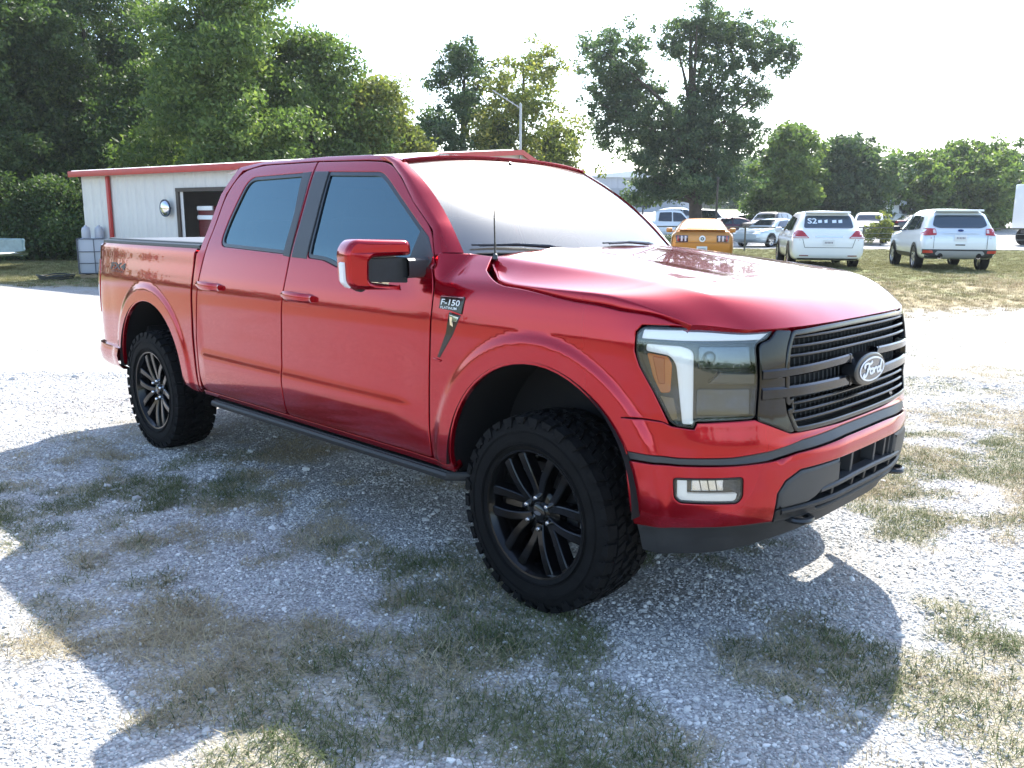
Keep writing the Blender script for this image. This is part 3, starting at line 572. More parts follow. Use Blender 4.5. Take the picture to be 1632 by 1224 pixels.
# --- cowl, wipers, aerial
A = []
for t in np.linspace(0, 1, 6):
    a = np.linspace(-1, 1, 31); w0 = ws(a, np.zeros_like(a)); y = w0[:, 1]*(1-.03*t); x = w0[:, 0]*(1-t)+(xR(y)+.03)*t; x = np.maximum(x, w0[:, 0]-.0)+.0; A.append(np.stack([w0[:, 0]-.02+(np.maximum(xR(y)+.03, w0[:, 0]+.02)-w0[:, 0]+.02)*t, y, np.full_like(y, 1.476-.022*math.sin(math.pi*min(t*1.3, 1))-.012*t)], -1))
obj('cowl', MB().grid(np.array(A)), GREYP, truck)
for y0, y1, t1 in ((-.26, -.735, .035), (.52, .03, .03)):
    b0 = ws(np.array(y0/.8), np.array(-.03))+np.array([.03, 0, .012]); b1 = ws(np.array(y1/.8), np.array(t1))+np.array([.022, 0, .02]); mb = MB().tube([b0, b0*.7+b1*.3+np.array([0, 0, .022]), b0*.35+b1*.65+np.array([0, 0, .018]), b1], [.012, .010, .007, .005], 6)
    c0 = ws(np.array((y0*.9+y1*.1)/.8), np.array(.02))+np.array([.012, 0, .012]); c1 = ws(np.array(y1/.8-.03), np.array(t1+.02))+np.array([.012, 0, .012])
    mb.tube([c0, (c0+c1)/2+np.array([.004, 0, .008]), c1], [.004, .008, .004], 6); mb.lathe([(.022, -.01), (.022, .012), (.014, .02), (0, .02)], 12, axis='z', c=tuple(b0)); obj('wiper', mb, SATIN, truck)
b = np.array([1.445, -.800, 1.462]); obj('aerial', MB().tube([b, b+np.array([0, 0, .02]), b+np.array([0, 0, .025]), b+np.array([-.008, 0, .245])], [.014, .011, .0045, .0022], 8), SATIN, truck)
# --- badges
panel('fender_badge', [(1.268, 1.245), (1.273, 1.302), (1.430, 1.304), (1.420, 1.228), (1.35, 1.240)], GLOSSB, truck, o=.006, thick=.008, res=.03, rad=.004)
panel('badge_edge', [(1.280, 1.297), (1.281, 1.301), (1.425, 1.3025), (1.4245, 1.299)], CHR, truck, o=.0075, thick=.003, res=.03, bev=.0005)
panel('fender_vent', [(1.335, 1.236), (1.417, 1.224), (1.368, 1.131), (1.280, 1.020), (1.258, 1.024), (1.318, 1.14)], GLOSSB, truck, o=.004, thick=.012, res=.03, bev=.008)
panel('vent_trim', [(1.345, 1.222), (1.404, 1.214), (1.392, 1.194), (1.366, 1.196), (1.372, 1.170), (1.352, 1.178)], CHR, truck, o=.0062, thick=.003, res=.03, bev=.001)
panel('vent_foot', [(1.238, 1.018), (1.290, 1.012), (1.280, 1.004), (1.236, 1.008)], RED, truck, o=.008, thick=.008, res=.03, bev=.003)
def text_mesh(txt, size, shear=0, bold=0):
    cu = bpy.data.curves.new('lettering', 'FONT'); cu.body = txt; cu.size = size; cu.shear = shear; cu.offset = bold; cu.resolution_u = 3
    o = bpy.data.objects.new('lettering', cu); COL.objects.link(o); bpy.context.view_layer.update(); me = bpy.data.meshes.new_from_object(o.evaluated_get(bpy.context.evaluated_depsgraph_get()))
    V = np.array([tuple(v.co)[:2] for v in me.vertices]); Fs = [tuple(p.vertices) for p in me.polygons]; bpy.data.objects.remove(o); bpy.data.curves.remove(cu); bpy.data.meshes.remove(me); return V, Fs
def skin_text(name, txt, s0, s1, z0, z1, m, parent, o, side=1, shear=0, bold=0):
    V, Fs = text_mesh(txt, 1, shear, bold); lo, hi = V.min(0), V.max(0); u = (V-lo)/(hi-lo)
    if side < 0: u[:, 0] = u[:, 0]
    P = full(s0+(s1-s0)*(u[:, 0] if side > 0 else 1-u[:, 0]), z0+(z1-z0)*u[:, 1], o)*np.array([1, side, 1]); mb = MB().add(P, Fs); return obj(name, mb, m, parent, smooth=False)
for sd in (1, -1):
    skin_text('badge_lettering', 'F-150', 1.284, 1.408, 1.262, 1.288, WHT, truck, .0085, sd, shear=.12, bold=.015)
    skin_text('badge_lettering', 'PLATINUM', 1.284, 1.390, 1.245, 1.256, WHT, truck, .0085, sd, bold=.01)
    skin_text('bed_decal', 'FX4', -2.50, -2.20, 1.255, 1.305, GREYP, truck, .0025, sd, shear=.15, bold=.03)
    skin_text('bed_decal', 'OFF ROAD', -2.48, -2.24, 1.235, 1.248, GREYP, truck, .0025, sd)
# --- door mirrors
for sg in (1, -1):
    mr = empty('door_mirror', parent=truck); a0 = np.array([1.115, -1.035, 0]); dirw = np.array([-.075, -.27, 0]); dirw = dirw/np.linalg.norm(dirw); nrm = np.array([-dirw[1], dirw[0], 0])
    nrm = nrm if nrm[0] > 0 else -nrm
    if sg < 0: a0 = np.array([1.03, -1.01, 0]); dirw = np.array([-.97, -.24, 0]); nrm = np.array([.24, -.97, 0])      # the far mirror is folded back
    M = lambda w_, z_, h: (a0+dirw*w_+nrm*h+np.array([0, 0, z_]))*np.array([1, sg, 1])
    cap = rounded([(-.015, 1.543), (.255, 1.548), (.292, 1.50), (.286, 1.36), (.255, 1.330), (.055, 1.322), (.03, 1.338), (.17, 1.358), (.185, 1.375), (.182, 1.452), (.165, 1.468), (-.02, 1.474)], [.03, .05, .04, .04, .03, .01, .01, .015, .012, .012, .015, .02], 5)
    cap = dens(cap, .02); cap = cap if area(cap) > 0 else cap[::-1]
    rings = [(0.0, -.09), (0.0, .0), (.004, .016), (.011, .026), (.019, .031)]; mb = MB(); n = len(cap)
    vs = []
    for d_, h_ in rings: vs += [M(w_, z_, h_+.010*math.sin(math.pi*np.clip((w_)/.29, 0, 1))) for w_, z_ in inset(cap, d_)]
    fs = [(k*n+i, k*n+(i+1) % n, (k+1)*n+(i+1) % n, (k+1)*n+i) for k in range(len(rings)-1) for i in range(n)]; mb.add(vs, fs)
    tr_ = tess([tuple(q) for q in inset(cap, .019)]); mb.add(vs[-n:], tr_); obj('mirror_cap', mb, RED, mr, angle=60)
    mb = MB().prism(rounded([(.0, 1.352), (.19, 1.362), (.19, 1.46), (.0, 1.465)], .01), -.085, .012, M, .0); obj('mirror_core', mb, BLK, mr)
    mb = MB().prism(rounded([(.0, 1.535), (.25, 1.54), (.28, 1.50), (.275, 1.37), (.25, 1.345), (.05, 1.335)], .03), -.097, -.08, M); obj('mirror_glass', mb, CHR, mr)
    mb = MB().prism(rounded([(.272, 1.335), (.296, 1.36), (.300, 1.445), (.287, 1.45), (.283, 1.37), (.262, 1.34)], .006), -.045, .004, M); obj('indicator_lamp', mb, WHT, mr)
    mb = MB().prism(rounded([(.215, 1.315), (.255, 1.335), (.175, 1.335)], .008), -.05, -.005, M); obj('puddle_lamp', mb, BLK, mr)
    A = []
    for t in np.linspace(0, 1, 8):
        y_ = .905+t*.155; x_ = 1.085+.03*t*0+.02*t; A.append([np.array([x_+dx, -sg*y_, z_]) for dx, z_ in ((-.055, 1.375), (.050, 1.375), (.062, 1.39), (.062, 1.452-.0*t), (.05, 1.462), (-.055, 1.462), (-.055, 1.375))])
    obj('mirror_arm', MB().grid(np.array(A)), GREYP, mr, angle=40)
# --- cabin
cab = empty('cabin', parent=truck)
mb = MB().box((.15, 0, .72), (2.4, 1.7, .06)); mb.box((-1.0, 0, 1.15), (.04, 1.6, .8)); obj('cabin_floor', mb, CLOTH, cab, smooth=False)
mb = MB().box((1.12, 0, 1.30), (.40, 1.62, .28), bev=.06).box((1.02, .40, 1.43), (.24, .40, .07), bev=.03); obj('dashboard', mb, mat('dash_vinyl', (.035, .033, .032), rough=.6), cab)
mb = MB().box((.35, 0, .98), (.9, .30, .32), bev=.04); obj('console', mb, CLOTH, cab)
for y in (-.42, .42):
    s_ = MB().box((.30, y, 1.00), (.55, .54, .16), bev=.05).box((.02, y, 1.33), (.17, .52, .62), bev=.06).box((-.03, y, 1.72), (.10, .28, .18), bev=.04); obj('seat', s_, CLOTH, cab)
s_ = MB().box((-.62, 0, 1.00), (.5, 1.4, .16), bev=.05).box((-.88, 0, 1.32), (.14, 1.4, .6), bev=.05)
for y in (-.5, .5): s_.box((-.90, y, 1.68), (.09, .26, .16), bev=.04)
obj('rear_bench', s_, CLOTH, cab)
mb = MB(); P = [Vector((.80+.06*math.cos(a)*.4, .42+.18*math.sin(a), 1.38+.17*math.cos(a))) for a in np.linspace(0, 2*math.pi, 25)]; mb.tube(P, .016, 8); mb.box((.81, .42, 1.37), (.05, .14, .1), bev=.02); obj('steering_wheel', mb, BLK, cab)
obj('headliner', MB().box((-.2, 0, 1.915), (1.5, 1.25, .02)), mat('headliner_cloth', (.25, .25, .26), rough=.9), cab)
mb = MB().box((.72, 0, 1.86), (.03, .22, .07), bev=.01).tube([(.72, 0, 1.89), (.76, 0, 1.94)], .01); obj('rear_view_mirror', mb, SATIN, cab)
# --- wheels
def wheel_meshes(proto):
    rt, Rt = .408, .4245
    half = [(.262, -.105), (.268, -.126), (.285, -.137), (.310, -.1425), (.335, -.1445), (.358, -.1435), (.376, -.1405), (.392, -.136), (.402, -.128), (rt, -.112), (rt+.001, -.05)]
    mb = MB().lathe(half+[(rt+.001, 0)]+[(r_, -h) for r_, h in half[::-1]], 84)
    def blk(a0, a1, h0, h1, sk=0, r0=rt-.006, r1=Rt, tp=.10, chev=0):
        # a lug: angle range, width range, skewed
        vs = []
        for r_, k in ((r0, 0), (r1, tp)):
            for (a, h) in ((a0, h0), (a1, h0), (a1, h1), (a0, h1)):
                am, hm = (a0+a1)/2, (h0+h1)/2; a_ = am+(a-am)*(1-k)+sk*(h-hm); h_ = hm+(h-hm)*(1-k*.7); drop = .010*(abs(h_)/.14)**4 if r_ > rt else 0
                vs.append(((r_-drop)*math.cos(a_), h_, (r_-drop)*math.sin(a_)))
        mb.add(vs, [(0, 1, 2, 3), (7, 6, 5, 4), (0, 4, 5, 1), (1, 5, 6, 2), (2, 6, 7, 3), (3, 7, 4, 0)])
    N = 34; p_ = 2*math.pi/N
    for i in range(N):
        a = i*p_
        for sg in (-1, 1):
            j = a+(0 if sg < 0 else p_/2); lo = .004 if i % 2 else 0
            h0, h1 = sorted((sg*.092, sg*(.141-lo))); blk(j+.06*p_, j+.80*p_, h0, h1, sk=sg*.25)
            h0, h1 = sorted((sg*.040, sg*.086)); blk(j+.12*p_, j+.62*p_, h0, h1, sk=-sg*1.1); blk(j+.70*p_, j+1.02*p_, min(sg*.052, sg*.088), max(sg*.052, sg*.088), sk=-sg*.9)
            # side lugs reach down the wall
            L = .030 if i % 2 else .044; rr = .4165; vs = []
            for (a_, r_) in ((j+.06*p_, rr), (j+.78*p_, rr), (j+.66*p_, rr-L), (j+.40*p_, rr-L*.8), (j+.20*p_, rr-L)):
                for h_ in (sg*(.128), sg*(.1415+(rr-r_)*.10)): vs.append((r_*math.cos(a_), h_, r_*math.sin(a_)))
            mb.add(vs, [(0, 2, 3, 1), (2, 4, 5, 3), (4, 6, 7, 5), (6, 8, 9, 7), (8, 0, 1, 9), (1, 3, 5, 7, 9)])
        blk(a+.08*p_, a+.52*p_, -.034, .004, sk=.9); blk(a+.56*p_, a+.98*p_, -.006, .034, sk=.9)
    tyre = obj('tyre', mb, RUB, proto, angle=30)
    mb = MB()
    for r_ in (.296, .303, .352, .357): mb.lathe([(r_-.002, -.1395), (r_-.001, -.1462), (r_+.001, -.1462), (r_+.002, -.1395)], 72)
    obj('sidewall_rib', mb, RUB, proto)
    RIM = mat('wheel_black', (.003, .003, .0035), rough=.2, spec=.3, coat=.2)
    mb = MB().lathe([(.272, -.118), (.279, -.130), (.277, -.134), (.269, -.132), (.262, -.120), (.250, -.10), (.247, .05), (.262, .12), (.275, .13)], 72)
    rim = obj('rim', mb, RIM, proto, angle=40)
    mb = MB()
    for k in range(6):
        for d in (-1, 1):
            th = math.pi/2+k*math.pi/3+math.pi/6; A = []
            for t in np.linspace(0, 1, 9):
                r_ = .052+(.263-.052)*t; an = th+d*(.30*(1-t)**1.3*.9+.185); wd = .0155+.007*t; hh = -.088-.024*math.sin(math.pi*t*.55)-.006*t
                c, s_ = math.cos(an), math.sin(an); u = np.array([-s_, 0, c]); b = np.array([r_*c, 0, r_*s_])
                A.append([b+u*x_+np.array([0, y_, 0]) for x_, y_ in ((-wd*1.5, hh+.045), (-wd, hh+.004), (-wd*.75, hh), (wd*.75, hh), (wd, hh+.004), (wd*1.5, hh+.045))])
            mb.grid(np.array(A))
    obj('spokes', mb, RIM, proto, angle=28)
    mb = MB().lathe([(0, -.092), (.040, -.092), (.045, -.088), (.052, -.080), (.085, -.078), (.098, -.070), (.105, -.04), (.105, .03)], 36); obj('hub', mb, RIM, proto, angle=30)
    mb = MB().lathe([(0, -.101), (.030, -.100), (.036, -.096), (.037, -.085)], 28); cp = obj('center_cap', mb, GLOSSB, proto)
    mb = MB().add([(.020*math.cos(a), -.1015, .009*math.sin(a)) for a in np.linspace(0, 2*math.pi, 17)[:-1]], [tuple(range(16))]); obj('cap_emblem', mb, mat('cap_grey', (.10, .10, .11), rough=.3), proto, smooth=False)
    mb = MB().lathe([(.0, -.03), (.165, -.03), (.165, -.012), (.0, -.012)], 40); obj('brake_disc', mb, mat('brake_steel', (.10, .10, .105), rough=.4, metal=.8), proto, angle=30)
    mb = MB().box((-.13, -.02, .08), (.07, .07, .14), bev=.015); obj('brake_caliper', mb, SATIN, proto)
    for k in range(6):
        a = math.pi/2+k*math.pi/3+.12; nut = obj('lug_nut', MB().lathe([(0, -.113), (.007, -.112), (.0105, -.107), (.0115, -.09), (.0115, -.07)], 12), CHR, proto); nut.location = (.0675*math.cos(a), 0, .0675*math.sin(a))
w0 = empty('wheel', parent=truck); wheel_meshes(w0)
for i, (xw, sg, st) in enumerate(((1.847, 1, R(-1.5)), (-1.847, 1, 0), (1.847, -1, R(-1.5)), (-1.847, -1, 0))):
    if i == 0: q = w0
    else:
        q = w0.copy(); COL.objects.link(q)
        for ch in [c for c in COL.objects if c.parent == w0]: c = ch.copy(); COL.objects.link(c); c.parent = q
    q.location = (xw, -sg*.842, .4215); q.rotation_euler = (0, R(17*i), 0) if sg == 1 else (0, R(23*i), 0)
    q.rotation_euler = (Matrix.Rotation(st+(0 if sg == 1 else math.pi), 3, 'Z') @ Matrix.Rotation(R(17*i), 3, 'Y')).to_euler()
# ============================================================ the ground
def vnoise(x, y, sc_, seed=0, octv=4):
    x = np.asarray(x, float); y = np.asarray(y, float); out = np.zeros_like(x); amp = 1; tot = 0
    def h(i, j): n = np.sin(i*127.1+j*311.7+seed*74.7)*43758.5453; return n-np.floor(n)
    for o in range(octv):
        X, Y = x*sc_*2**o+17.3*o, y*sc_*2**o-9.1*o; i, j = np.floor(X), np.floor(Y); u, v = X-i, Y-j; u = u*u*(3-2*u); v = v*v*(3-2*v)
        out += amp*((h(i, j)*(1-u)+h(i+1, j)*u)*(1-v)+(h(i, j+1)*(1-u)+h(i+1, j+1)*u)*v); tot += amp; amp *= .5
    return out/tot
def zg(x, y):
    D, L = toDL(np.asarray(x, float), np.asarray(y, float)); side = sst(-2, 5, L)
    return side*.27*sst(11, 22, D)+sst(44, 150, D)*3.0*(.35+.65*side)+sst(120, 600, D)*6+(vnoise(x, y, .5, 3, 3)-.5)*.05*sst(5, 14, np.hypot(D, L))
def field_w(x, y):
    """1 where the meadow has taken over from gravel"""
    D, L = toDL(x, y); n = (vnoise(x, y, .35, 5)-.5)
    right = sst(13.6, 15.6, D+n*4-np.clip(L-6, -9, 30)*.06)*sst(-1.5, 1.5, L-.5+n*2); lot = sst(39.5, 41, D+n)*sst(135, 120, D)
    left = sst(19.2, 20.6, D+n*2.5+L*.05)*sst(-8.2, -9.4, L+n*2)
    back = sst(-1.5, -4.5, D+n*3)
    back = np.maximum(back, sst(-9.5, -12, L+n*2)*sst(17, 12, D))
    return np.clip(np.maximum(np.maximum(right*(1-lot), left), back), 0, 1)
def grass_w(x, y):
    """patches of grass growing through the gravel"""
    D, L = toDL(x, y); a = .72*vnoise(x, y, 1.9, 1, 4)+.28*vnoise(x, y, 7.0, 31, 2); b = vnoise(x, y, .45, 2, 3)
    near = sst(7.8, 5.0, D)*sst(-4.6, -3.2, L-.2*D+1.2)+.6*sst(.3, 1.6, L-.08*D)*sst(14, 8, D)
    return np.clip(sst(.455, .60, a+.30*(b-.5)+.03*near)*np.clip(near, 0, 1), 0, 1)
rad = np.r_[0, np.geomspace(.5, 2.2, 10), np.geomspace(2.25, 16, 170), np.geomspace(16.4, 60, 70), np.geomspace(63, 1800, 40)]
ang = np.r_[np.linspace(-42, 42, 260), np.linspace(44, 316, 90)]*math.pi/180
RR, AA = np.meshgrid(rad, ang, indexing='ij'); GX = CAM[0]+RR*(np.cos(AA)*F2[0]+np.sin(AA)*R2[0]); GY = CAM[1]+RR*(np.cos(AA)*F2[1]+np.sin(AA)*R2[1])
GZ = zg(GX, GY); m_, n_ = GX.shape; V = np.stack([GX, GY, GZ], -1).reshape(-1, 3)
fs = [(i*n_+j, i*n_+(j+1) % n_, (i+1)*n_+(j+1) % n_, (i+1)*n_+j) for i in range(m_-1) for j in range(n_)]
me = bpy.data.meshes.new('ground'); me.from_pydata(V.tolist(), [], fs); me.update()
for nm, val in (('field', field_w(GX, GY)), ('grass', grass_w(GX, GY))):
    at = me.attributes.new(nm, 'FLOAT', 'POINT'); at.data.foreach_set('value', val.reshape(-1).astype(np.float32))
gm = bpy.data.materials.new('gravel_and_dry_grass'); gm.use_nodes = True; t = gm.node_tree; bs = t.nodes['Principled BSDF']; bs.inputs['Roughness'].default_value = .9; bs.inputs['Specular IOR Level'].default_value = .25
def nd(k, **kw):
    n = t.nodes.new(k)
    for a, b in kw.items(): setattr(n, a, b)
    return n
def lk(a, b): t.links.new(a, b)
def ramp(src, stops):
    r_ = nd('ShaderNodeValToRGB'); e = r_.color_ramp.elements
    while len(e) < len(stops): e.new(.5)
    for q, (p_, c_) in zip(e, stops): q.position = p_; q.color = (*c_, 1)
    lk(src, r_.inputs[0]); return r_.outputs[0]
def mixc(fac, a, b, mode='MIX'):
    x = nd('ShaderNodeMixRGB', blend_type=mode)
    for q, i in ((fac, 0), (a, 1), (b, 2)):
        if hasattr(q, 'is_linked'): lk(q, x.inputs[i])
        else: x.inputs[i].default_value = q if i == 0 else (*q, 1)
    return x.outputs[0]
geo = nd('ShaderNodeNewGeometry'); pos = geo.outputs['Position']
def tex(k, sc_, det=None, **kw):
    n = nd(k, **kw); lk(pos, n.inputs['Vector']); n.inputs['Scale'].default_value = sc_
    if det is not None: n.inputs['Detail'].default_value = det
    return n
vo = tex('ShaderNodeTexVoronoi', 85); v2 = tex('ShaderNodeTexVoronoi', 33)
cell = ramp(vo.outputs['Color'], [(0, (.27, .27, .275)), (.35, (.38, .38, .38)), (.7, (.48, .48, .475)), (1, (.64, .635, .63))])
big = ramp(v2.outputs['Color'], [(0, (.72, .72, .73)), (.6, (1, 1, 1)), (1, (1.2, 1.19, 1.17))])
gap = ramp(vo.outputs['Distance'], [(0, (1, 1, 1)), (.45, (1, 1, 1)), (.75, (.60, .59, .58))])
grav = mixc(1, mixc(1, cell, big, 'MULTIPLY'), gap, 'MULTIPLY')
n1 = tex('ShaderNodeTexNoise', 1.3, 6); tint = ramp(n1.outputs[0], [(.35, (1.0, .97, .90)), (.5, (.97, .965, .95)), (.65, (.88, .84, .76))]); grav = mixc(1, grav, tint, 'MULTIPLY')
n2 = tex('ShaderNodeTexNoise', 55, 4); thatch = ramp(n2.outputs[0], [(.3, (.17, .14, .09)), (.5, (.30, .26, .17)), (.7, (.45, .40, .28))])
n3 = tex('ShaderNodeTexNoise', .45, 6); n4 = tex('ShaderNodeTexNoise', 18, 5)
dry = ramp(n4.outputs[0], [(.3, (.20, .155, .085)), (.55, (.34, .28, .16)), (.75, (.46, .40, .25))]); green = ramp(n4.outputs[0], [(.3, (.09, .11, .035)), (.55, (.19, .21, .075)), (.75, (.32, .32, .13))])
sep = nd('ShaderNodeSeparateXYZ'); lk(pos, sep.inputs[0])
def mth(op, a, b=None, c=None):
    x = nd('ShaderNodeMath', operation=op)
    for i, q in enumerate((a, b, c)):
        if q is None: continue
        if hasattr(q, 'is_linked'): lk(q, x.inputs[i])
        else: x.inputs[i].default_value = q
    return x.outputs[0]
Dn = mth('ADD', mth('MULTIPLY', mth('SUBTRACT', sep.outputs[0], float(CAM[0])), float(F2[0])), mth('MULTIPLY', mth('SUBTRACT', sep.outputs[1], float(CAM[1])), float(F2[1])))
far = nd('ShaderNodeMapRange', interpolation_type='SMOOTHSTEP'); far.inputs[1].default_value = 16.5; far.inputs[2].default_value = 23; lk(mth('ADD', Dn, mth('MULTIPLY', mth('SUBTRACT', n3.outputs[0], .5), 14)), far.inputs[0])
meadow = mixc(far.outputs[0], dry, green)
ag = nd('ShaderNodeAttribute', attribute_name='grass'); af = nd('ShaderNodeAttribute', attribute_name='field')
gm_ = mth('MULTIPLY', ag.outputs['Fac'], ramp(n2.outputs[0], [(.32, (0, 0, 0)), (.5, (.75, .75, .75))]))
col = mixc(af.outputs['Fac'], mixc(gm_, grav, thatch), meadow); lk(col, bs.inputs['Base Color'])
bu = nd('ShaderNodeBump'); bu.inputs['Strength'].default_value = .9; bu.inputs['Distance'].default_value = .007; hh = mth('ADD', mth('MULTIPLY', vo.outputs['Distance'], -1.0), mth('MULTIPLY', n2.outputs[0], .5)); lk(hh, bu.inputs['Height']); lk(bu.outputs[0], bs.inputs['Normal'])
ground = tag(obj('ground', me, gm, fix=False), kind='structure')
# --- loose stones, grass: instanced over points
def scatter(name, P, scl, rot, idx, protos, label=None):
    me = bpy.data.meshes.new(name); me.from_pydata(P.tolist(), [], []); n = len(P)
    for nm, ty, dat in (('scl', 'FLOAT_VECTOR', scl), ('rot', 'FLOAT_VECTOR', rot), ('idx', 'INT', idx)):
        a = me.attributes.new(nm, ty, 'POINT'); a.data.foreach_set('vector' if ty == 'FLOAT_VECTOR' else 'value', np.ascontiguousarray(dat).reshape(-1))
    o = bpy.data.objects.new(name, me); COL.objects.link(o); tag(o, label, kind='stuff')
    cl = bpy.data.collections.new(name+'_pieces')
    for q in protos: cl.objects.link(q)
    g = bpy.data.node_groups.new(name, 'GeometryNodeTree'); g.interface.new_socket('Geometry', in_out='INPUT', socket_type='NodeSocketGeometry'); g.interface.new_socket('Geometry', in_out='OUTPUT', socket_type='NodeSocketGeometry')
    N = g.nodes; i = N.new('NodeGroupInput'); ou = N.new('NodeGroupOutput'); ip = N.new('GeometryNodeInstanceOnPoints'); ci = N.new('GeometryNodeCollectionInfo'); ci.inputs['Collection'].default_value = cl; ci.inputs['Separate Children'].default_value = True; ci.inputs['Reset Children'].default_value = True
    ip.inputs['Pick Instance'].default_value = True
    def at(nm, ty): a = N.new('GeometryNodeInputNamedAttribute'); a.data_type = ty; a.inputs[0].default_value = nm; return a.outputs[0]
    L = g.links.new; L(i.outputs[0], ip.inputs['Points']); L(ci.outputs[0], ip.inputs['Instance']); L(at('idx', 'INT'), ip.inputs['Instance Index']); L(at('rot', 'FLOAT_VECTOR'), ip.inputs['Rotation']); L(at('scl', 'FLOAT_VECTOR'), ip.inputs['Scale']); L(ip.outputs[0], ou.inputs[0])
    md = o.modifiers.new('scatter', 'NODES'); md.node_group = g; return o
def vary(name, stops, rough=.85, transl=0):
    m = bpy.data.materials.new(name); m.use_nodes = True; t_ = m.node_tree; b = t_.nodes['Principled BSDF']; b.inputs['Roughness'].default_value = rough; b.inputs['Specular IOR Level'].default_value = .3
    oi = t_.nodes.new('ShaderNodeObjectInfo'); r_ = t_.nodes.new('ShaderNodeValToRGB'); e = r_.color_ramp.elements
    while len(e) < len(stops): e.new(.5)
    for q, (p_, c_) in zip(e, stops): q.position = p_; q.color = (*c_, 1)
    t_.links.new(oi.outputs['Random'], r_.inputs[0]); t_.links.new(r_.outputs[0], b.inputs['Base Color'])
    if transl:
        tl = t_.nodes.new('ShaderNodeBsdfTranslucent'); t_.links.new(r_.outputs[0], tl.inputs[0]); x = t_.nodes.new('ShaderNodeMixShader'); x.inputs[0].default_value = transl
        t_.links.new(b.outputs[0], x.inputs[1]); t_.links.new(tl.outputs[0], x.inputs[2]); t_.links.new(x.outputs[0], t_.nodes['Material Output'].inputs[0])
    return m
STONE = vary('gravel_stone', [(0, (.30, .295, .28)), (.3, (.41, .40, .38)), (.6, (.50, .49, .465)), (.85, (.60, .585, .555)), (1, (.76, .74, .70))])
protos = []
for k in range(7):
    bm = bmesh.new(); bmesh.ops.create_icosphere(bm, subdivisions=1, radius=1)
    for v in bm.verts: v.co *= random.uniform(.68, 1.2)
    me = bpy.data.meshes.new('stone'); bm.to_mesh(me); bm.free(); me.materials.append(STONE); protos.append(bpy.data.objects.new('stone', me))
def sample(n, D0, D1, spread=.66, seed=0):
    rg = np.random.default_rng(seed); D = D0+(D1-D0)*rg.random(n)**.9; L = (rg.random(n)*2-1)*D*spread; x, y = CAM[0]+F2[0]*D+R2[0]*L, CAM[1]+F2[1]*D+R2[1]*L; return x, y, D, rg
x, y, D, rg = sample(210000, 1.9, 9.0, seed=1); gw = grass_w(x, y); fw = field_w(x, y); clump = vnoise(x, y, 2.2, 9, 3); k = (rg.random(len(x)) < (1-.78*gw)*(1-fw)*(.35+1.1*sst(.35, .65, clump))); x, y, D = x[k], y[k], D[k]; n = len(x)
size = np.exp(rg.normal(np.log(.0044), .40, n))*(1+.06*(D-3).clip(0, 8)); size[rg.random(n) < .012] *= 2.0
scl = np.stack([size*rg.uniform(.8, 1.5, n), size*rg.uniform(.8, 1.2, n), size*rg.uniform(.45, .8, n)], 1).astype(np.float32)
scatter('gravel', np.stack([x, y, zg(x, y)+size*.12], 1), scl, np.stack([rg.normal(0, .35, n), rg.normal(0, .35, n), rg.random(n)*6.28], 1).astype(np.float32), rg.integers(0, 7, n).astype(np.int32), protos)
def tuft(nb, h, spread, w_, m, rg, lean=.6):
    vs, fs = [], []
    for _ in range(nb):
        a = rg.random()*6.28; r_ = spread*math.sqrt(rg.random()); bx, by = r_*math.cos(a), r_*math.sin(a); d = rg.random()*6.28; hl = h*rg.uniform(.45, 1.15); ln = lean*hl*rg.uniform(.3, 1.4); ww = w_*rg.uniform(.7, 1.3); p = np.array([-math.sin(d), math.cos(d)])*ww/2
        b = len(vs)
        for tt_, wf in ((0, 1), (.55, .8), (1, .08)):
            cx, cy, cz = bx+math.cos(d)*ln*tt_**1.7, by+math.sin(d)*ln*tt_**1.7, hl*(tt_-.18*tt_*tt_); vs += [(cx+p[0]*wf, cy+p[1]*wf, cz), (cx-p[0]*wf, cy-p[1]*wf, cz)]
        fs += [(b, b+1, b+3, b+2), (b+2, b+3, b+5, b+4)]
    me = bpy.data.meshes.new('tuft'); me.from_pydata(vs, [], fs); me.materials.append(m); return bpy.data.objects.new('tuft', me)
rg0 = np.random.default_rng(4)
DRYG = vary('straw_grass', [(0, (.22, .17, .10)), (.5, (.40, .33, .20)), (1, (.55, .48, .32))], transl=.25); GRNG = vary('green_grass', [(0, (.055, .08, .03)), (.5, (.11, .14, .055)), (1, (.22, .23, .11))], transl=.3)
tuD = [tuft(16, .036, .075, .0026, DRYG, rg0, 1.7) for _ in range(6)]; tuG = [tuft(16, .034, .07, .0028, GRNG, rg0, 1.4) for _ in range(6)]
x, y, D, rg = sample(75000, 1.9, 12.5, seed=2); gw = grass_w(x, y)*(1-field_w(x, y)); gr = vnoise(x, y, .9, 21, 3); k = rg.random(len(x)) < gw**1.3*.58*(.25+np.minimum(1, D/5))
x, y, gr, gw = x[k], y[k], gr[k], gw[k]; n = len(x); isg = (gr+.12*(gw-.5)+rg.normal(0, .07, n)) > .535
for nm, kk, pr in (('dry_grass', ~isg, tuD), ('green_grass', isg, tuG)):
    q = int(kk.sum()); s_ = rg.uniform(.45, 1.15, q)*(.55+.6*gw[kk]); scatter(nm, np.stack([x[kk], y[kk], zg(x[kk], y[kk])], 1), np.stack([s_, s_, s_*rg.uniform(.6, 1.2, q)], 1).astype(np.float32), np.stack([0*s_, 0*s_, rg.random(q)*6.28], 1).astype(np.float32), rg.integers(0, 6, q).astype(np.int32), pr)
tuF = [tuft(30, .13, .16, .010, DRYG, rg0, .9) for _ in range(4)]+[tuft(30, .12, .16, .010, vary('meadow_grass', [(0, (.11, .11, .045)), (.5, (.20, .19, .08)), (1, (.34, .31, .16))], transl=.3), rg0, .9) for _ in range(4)]
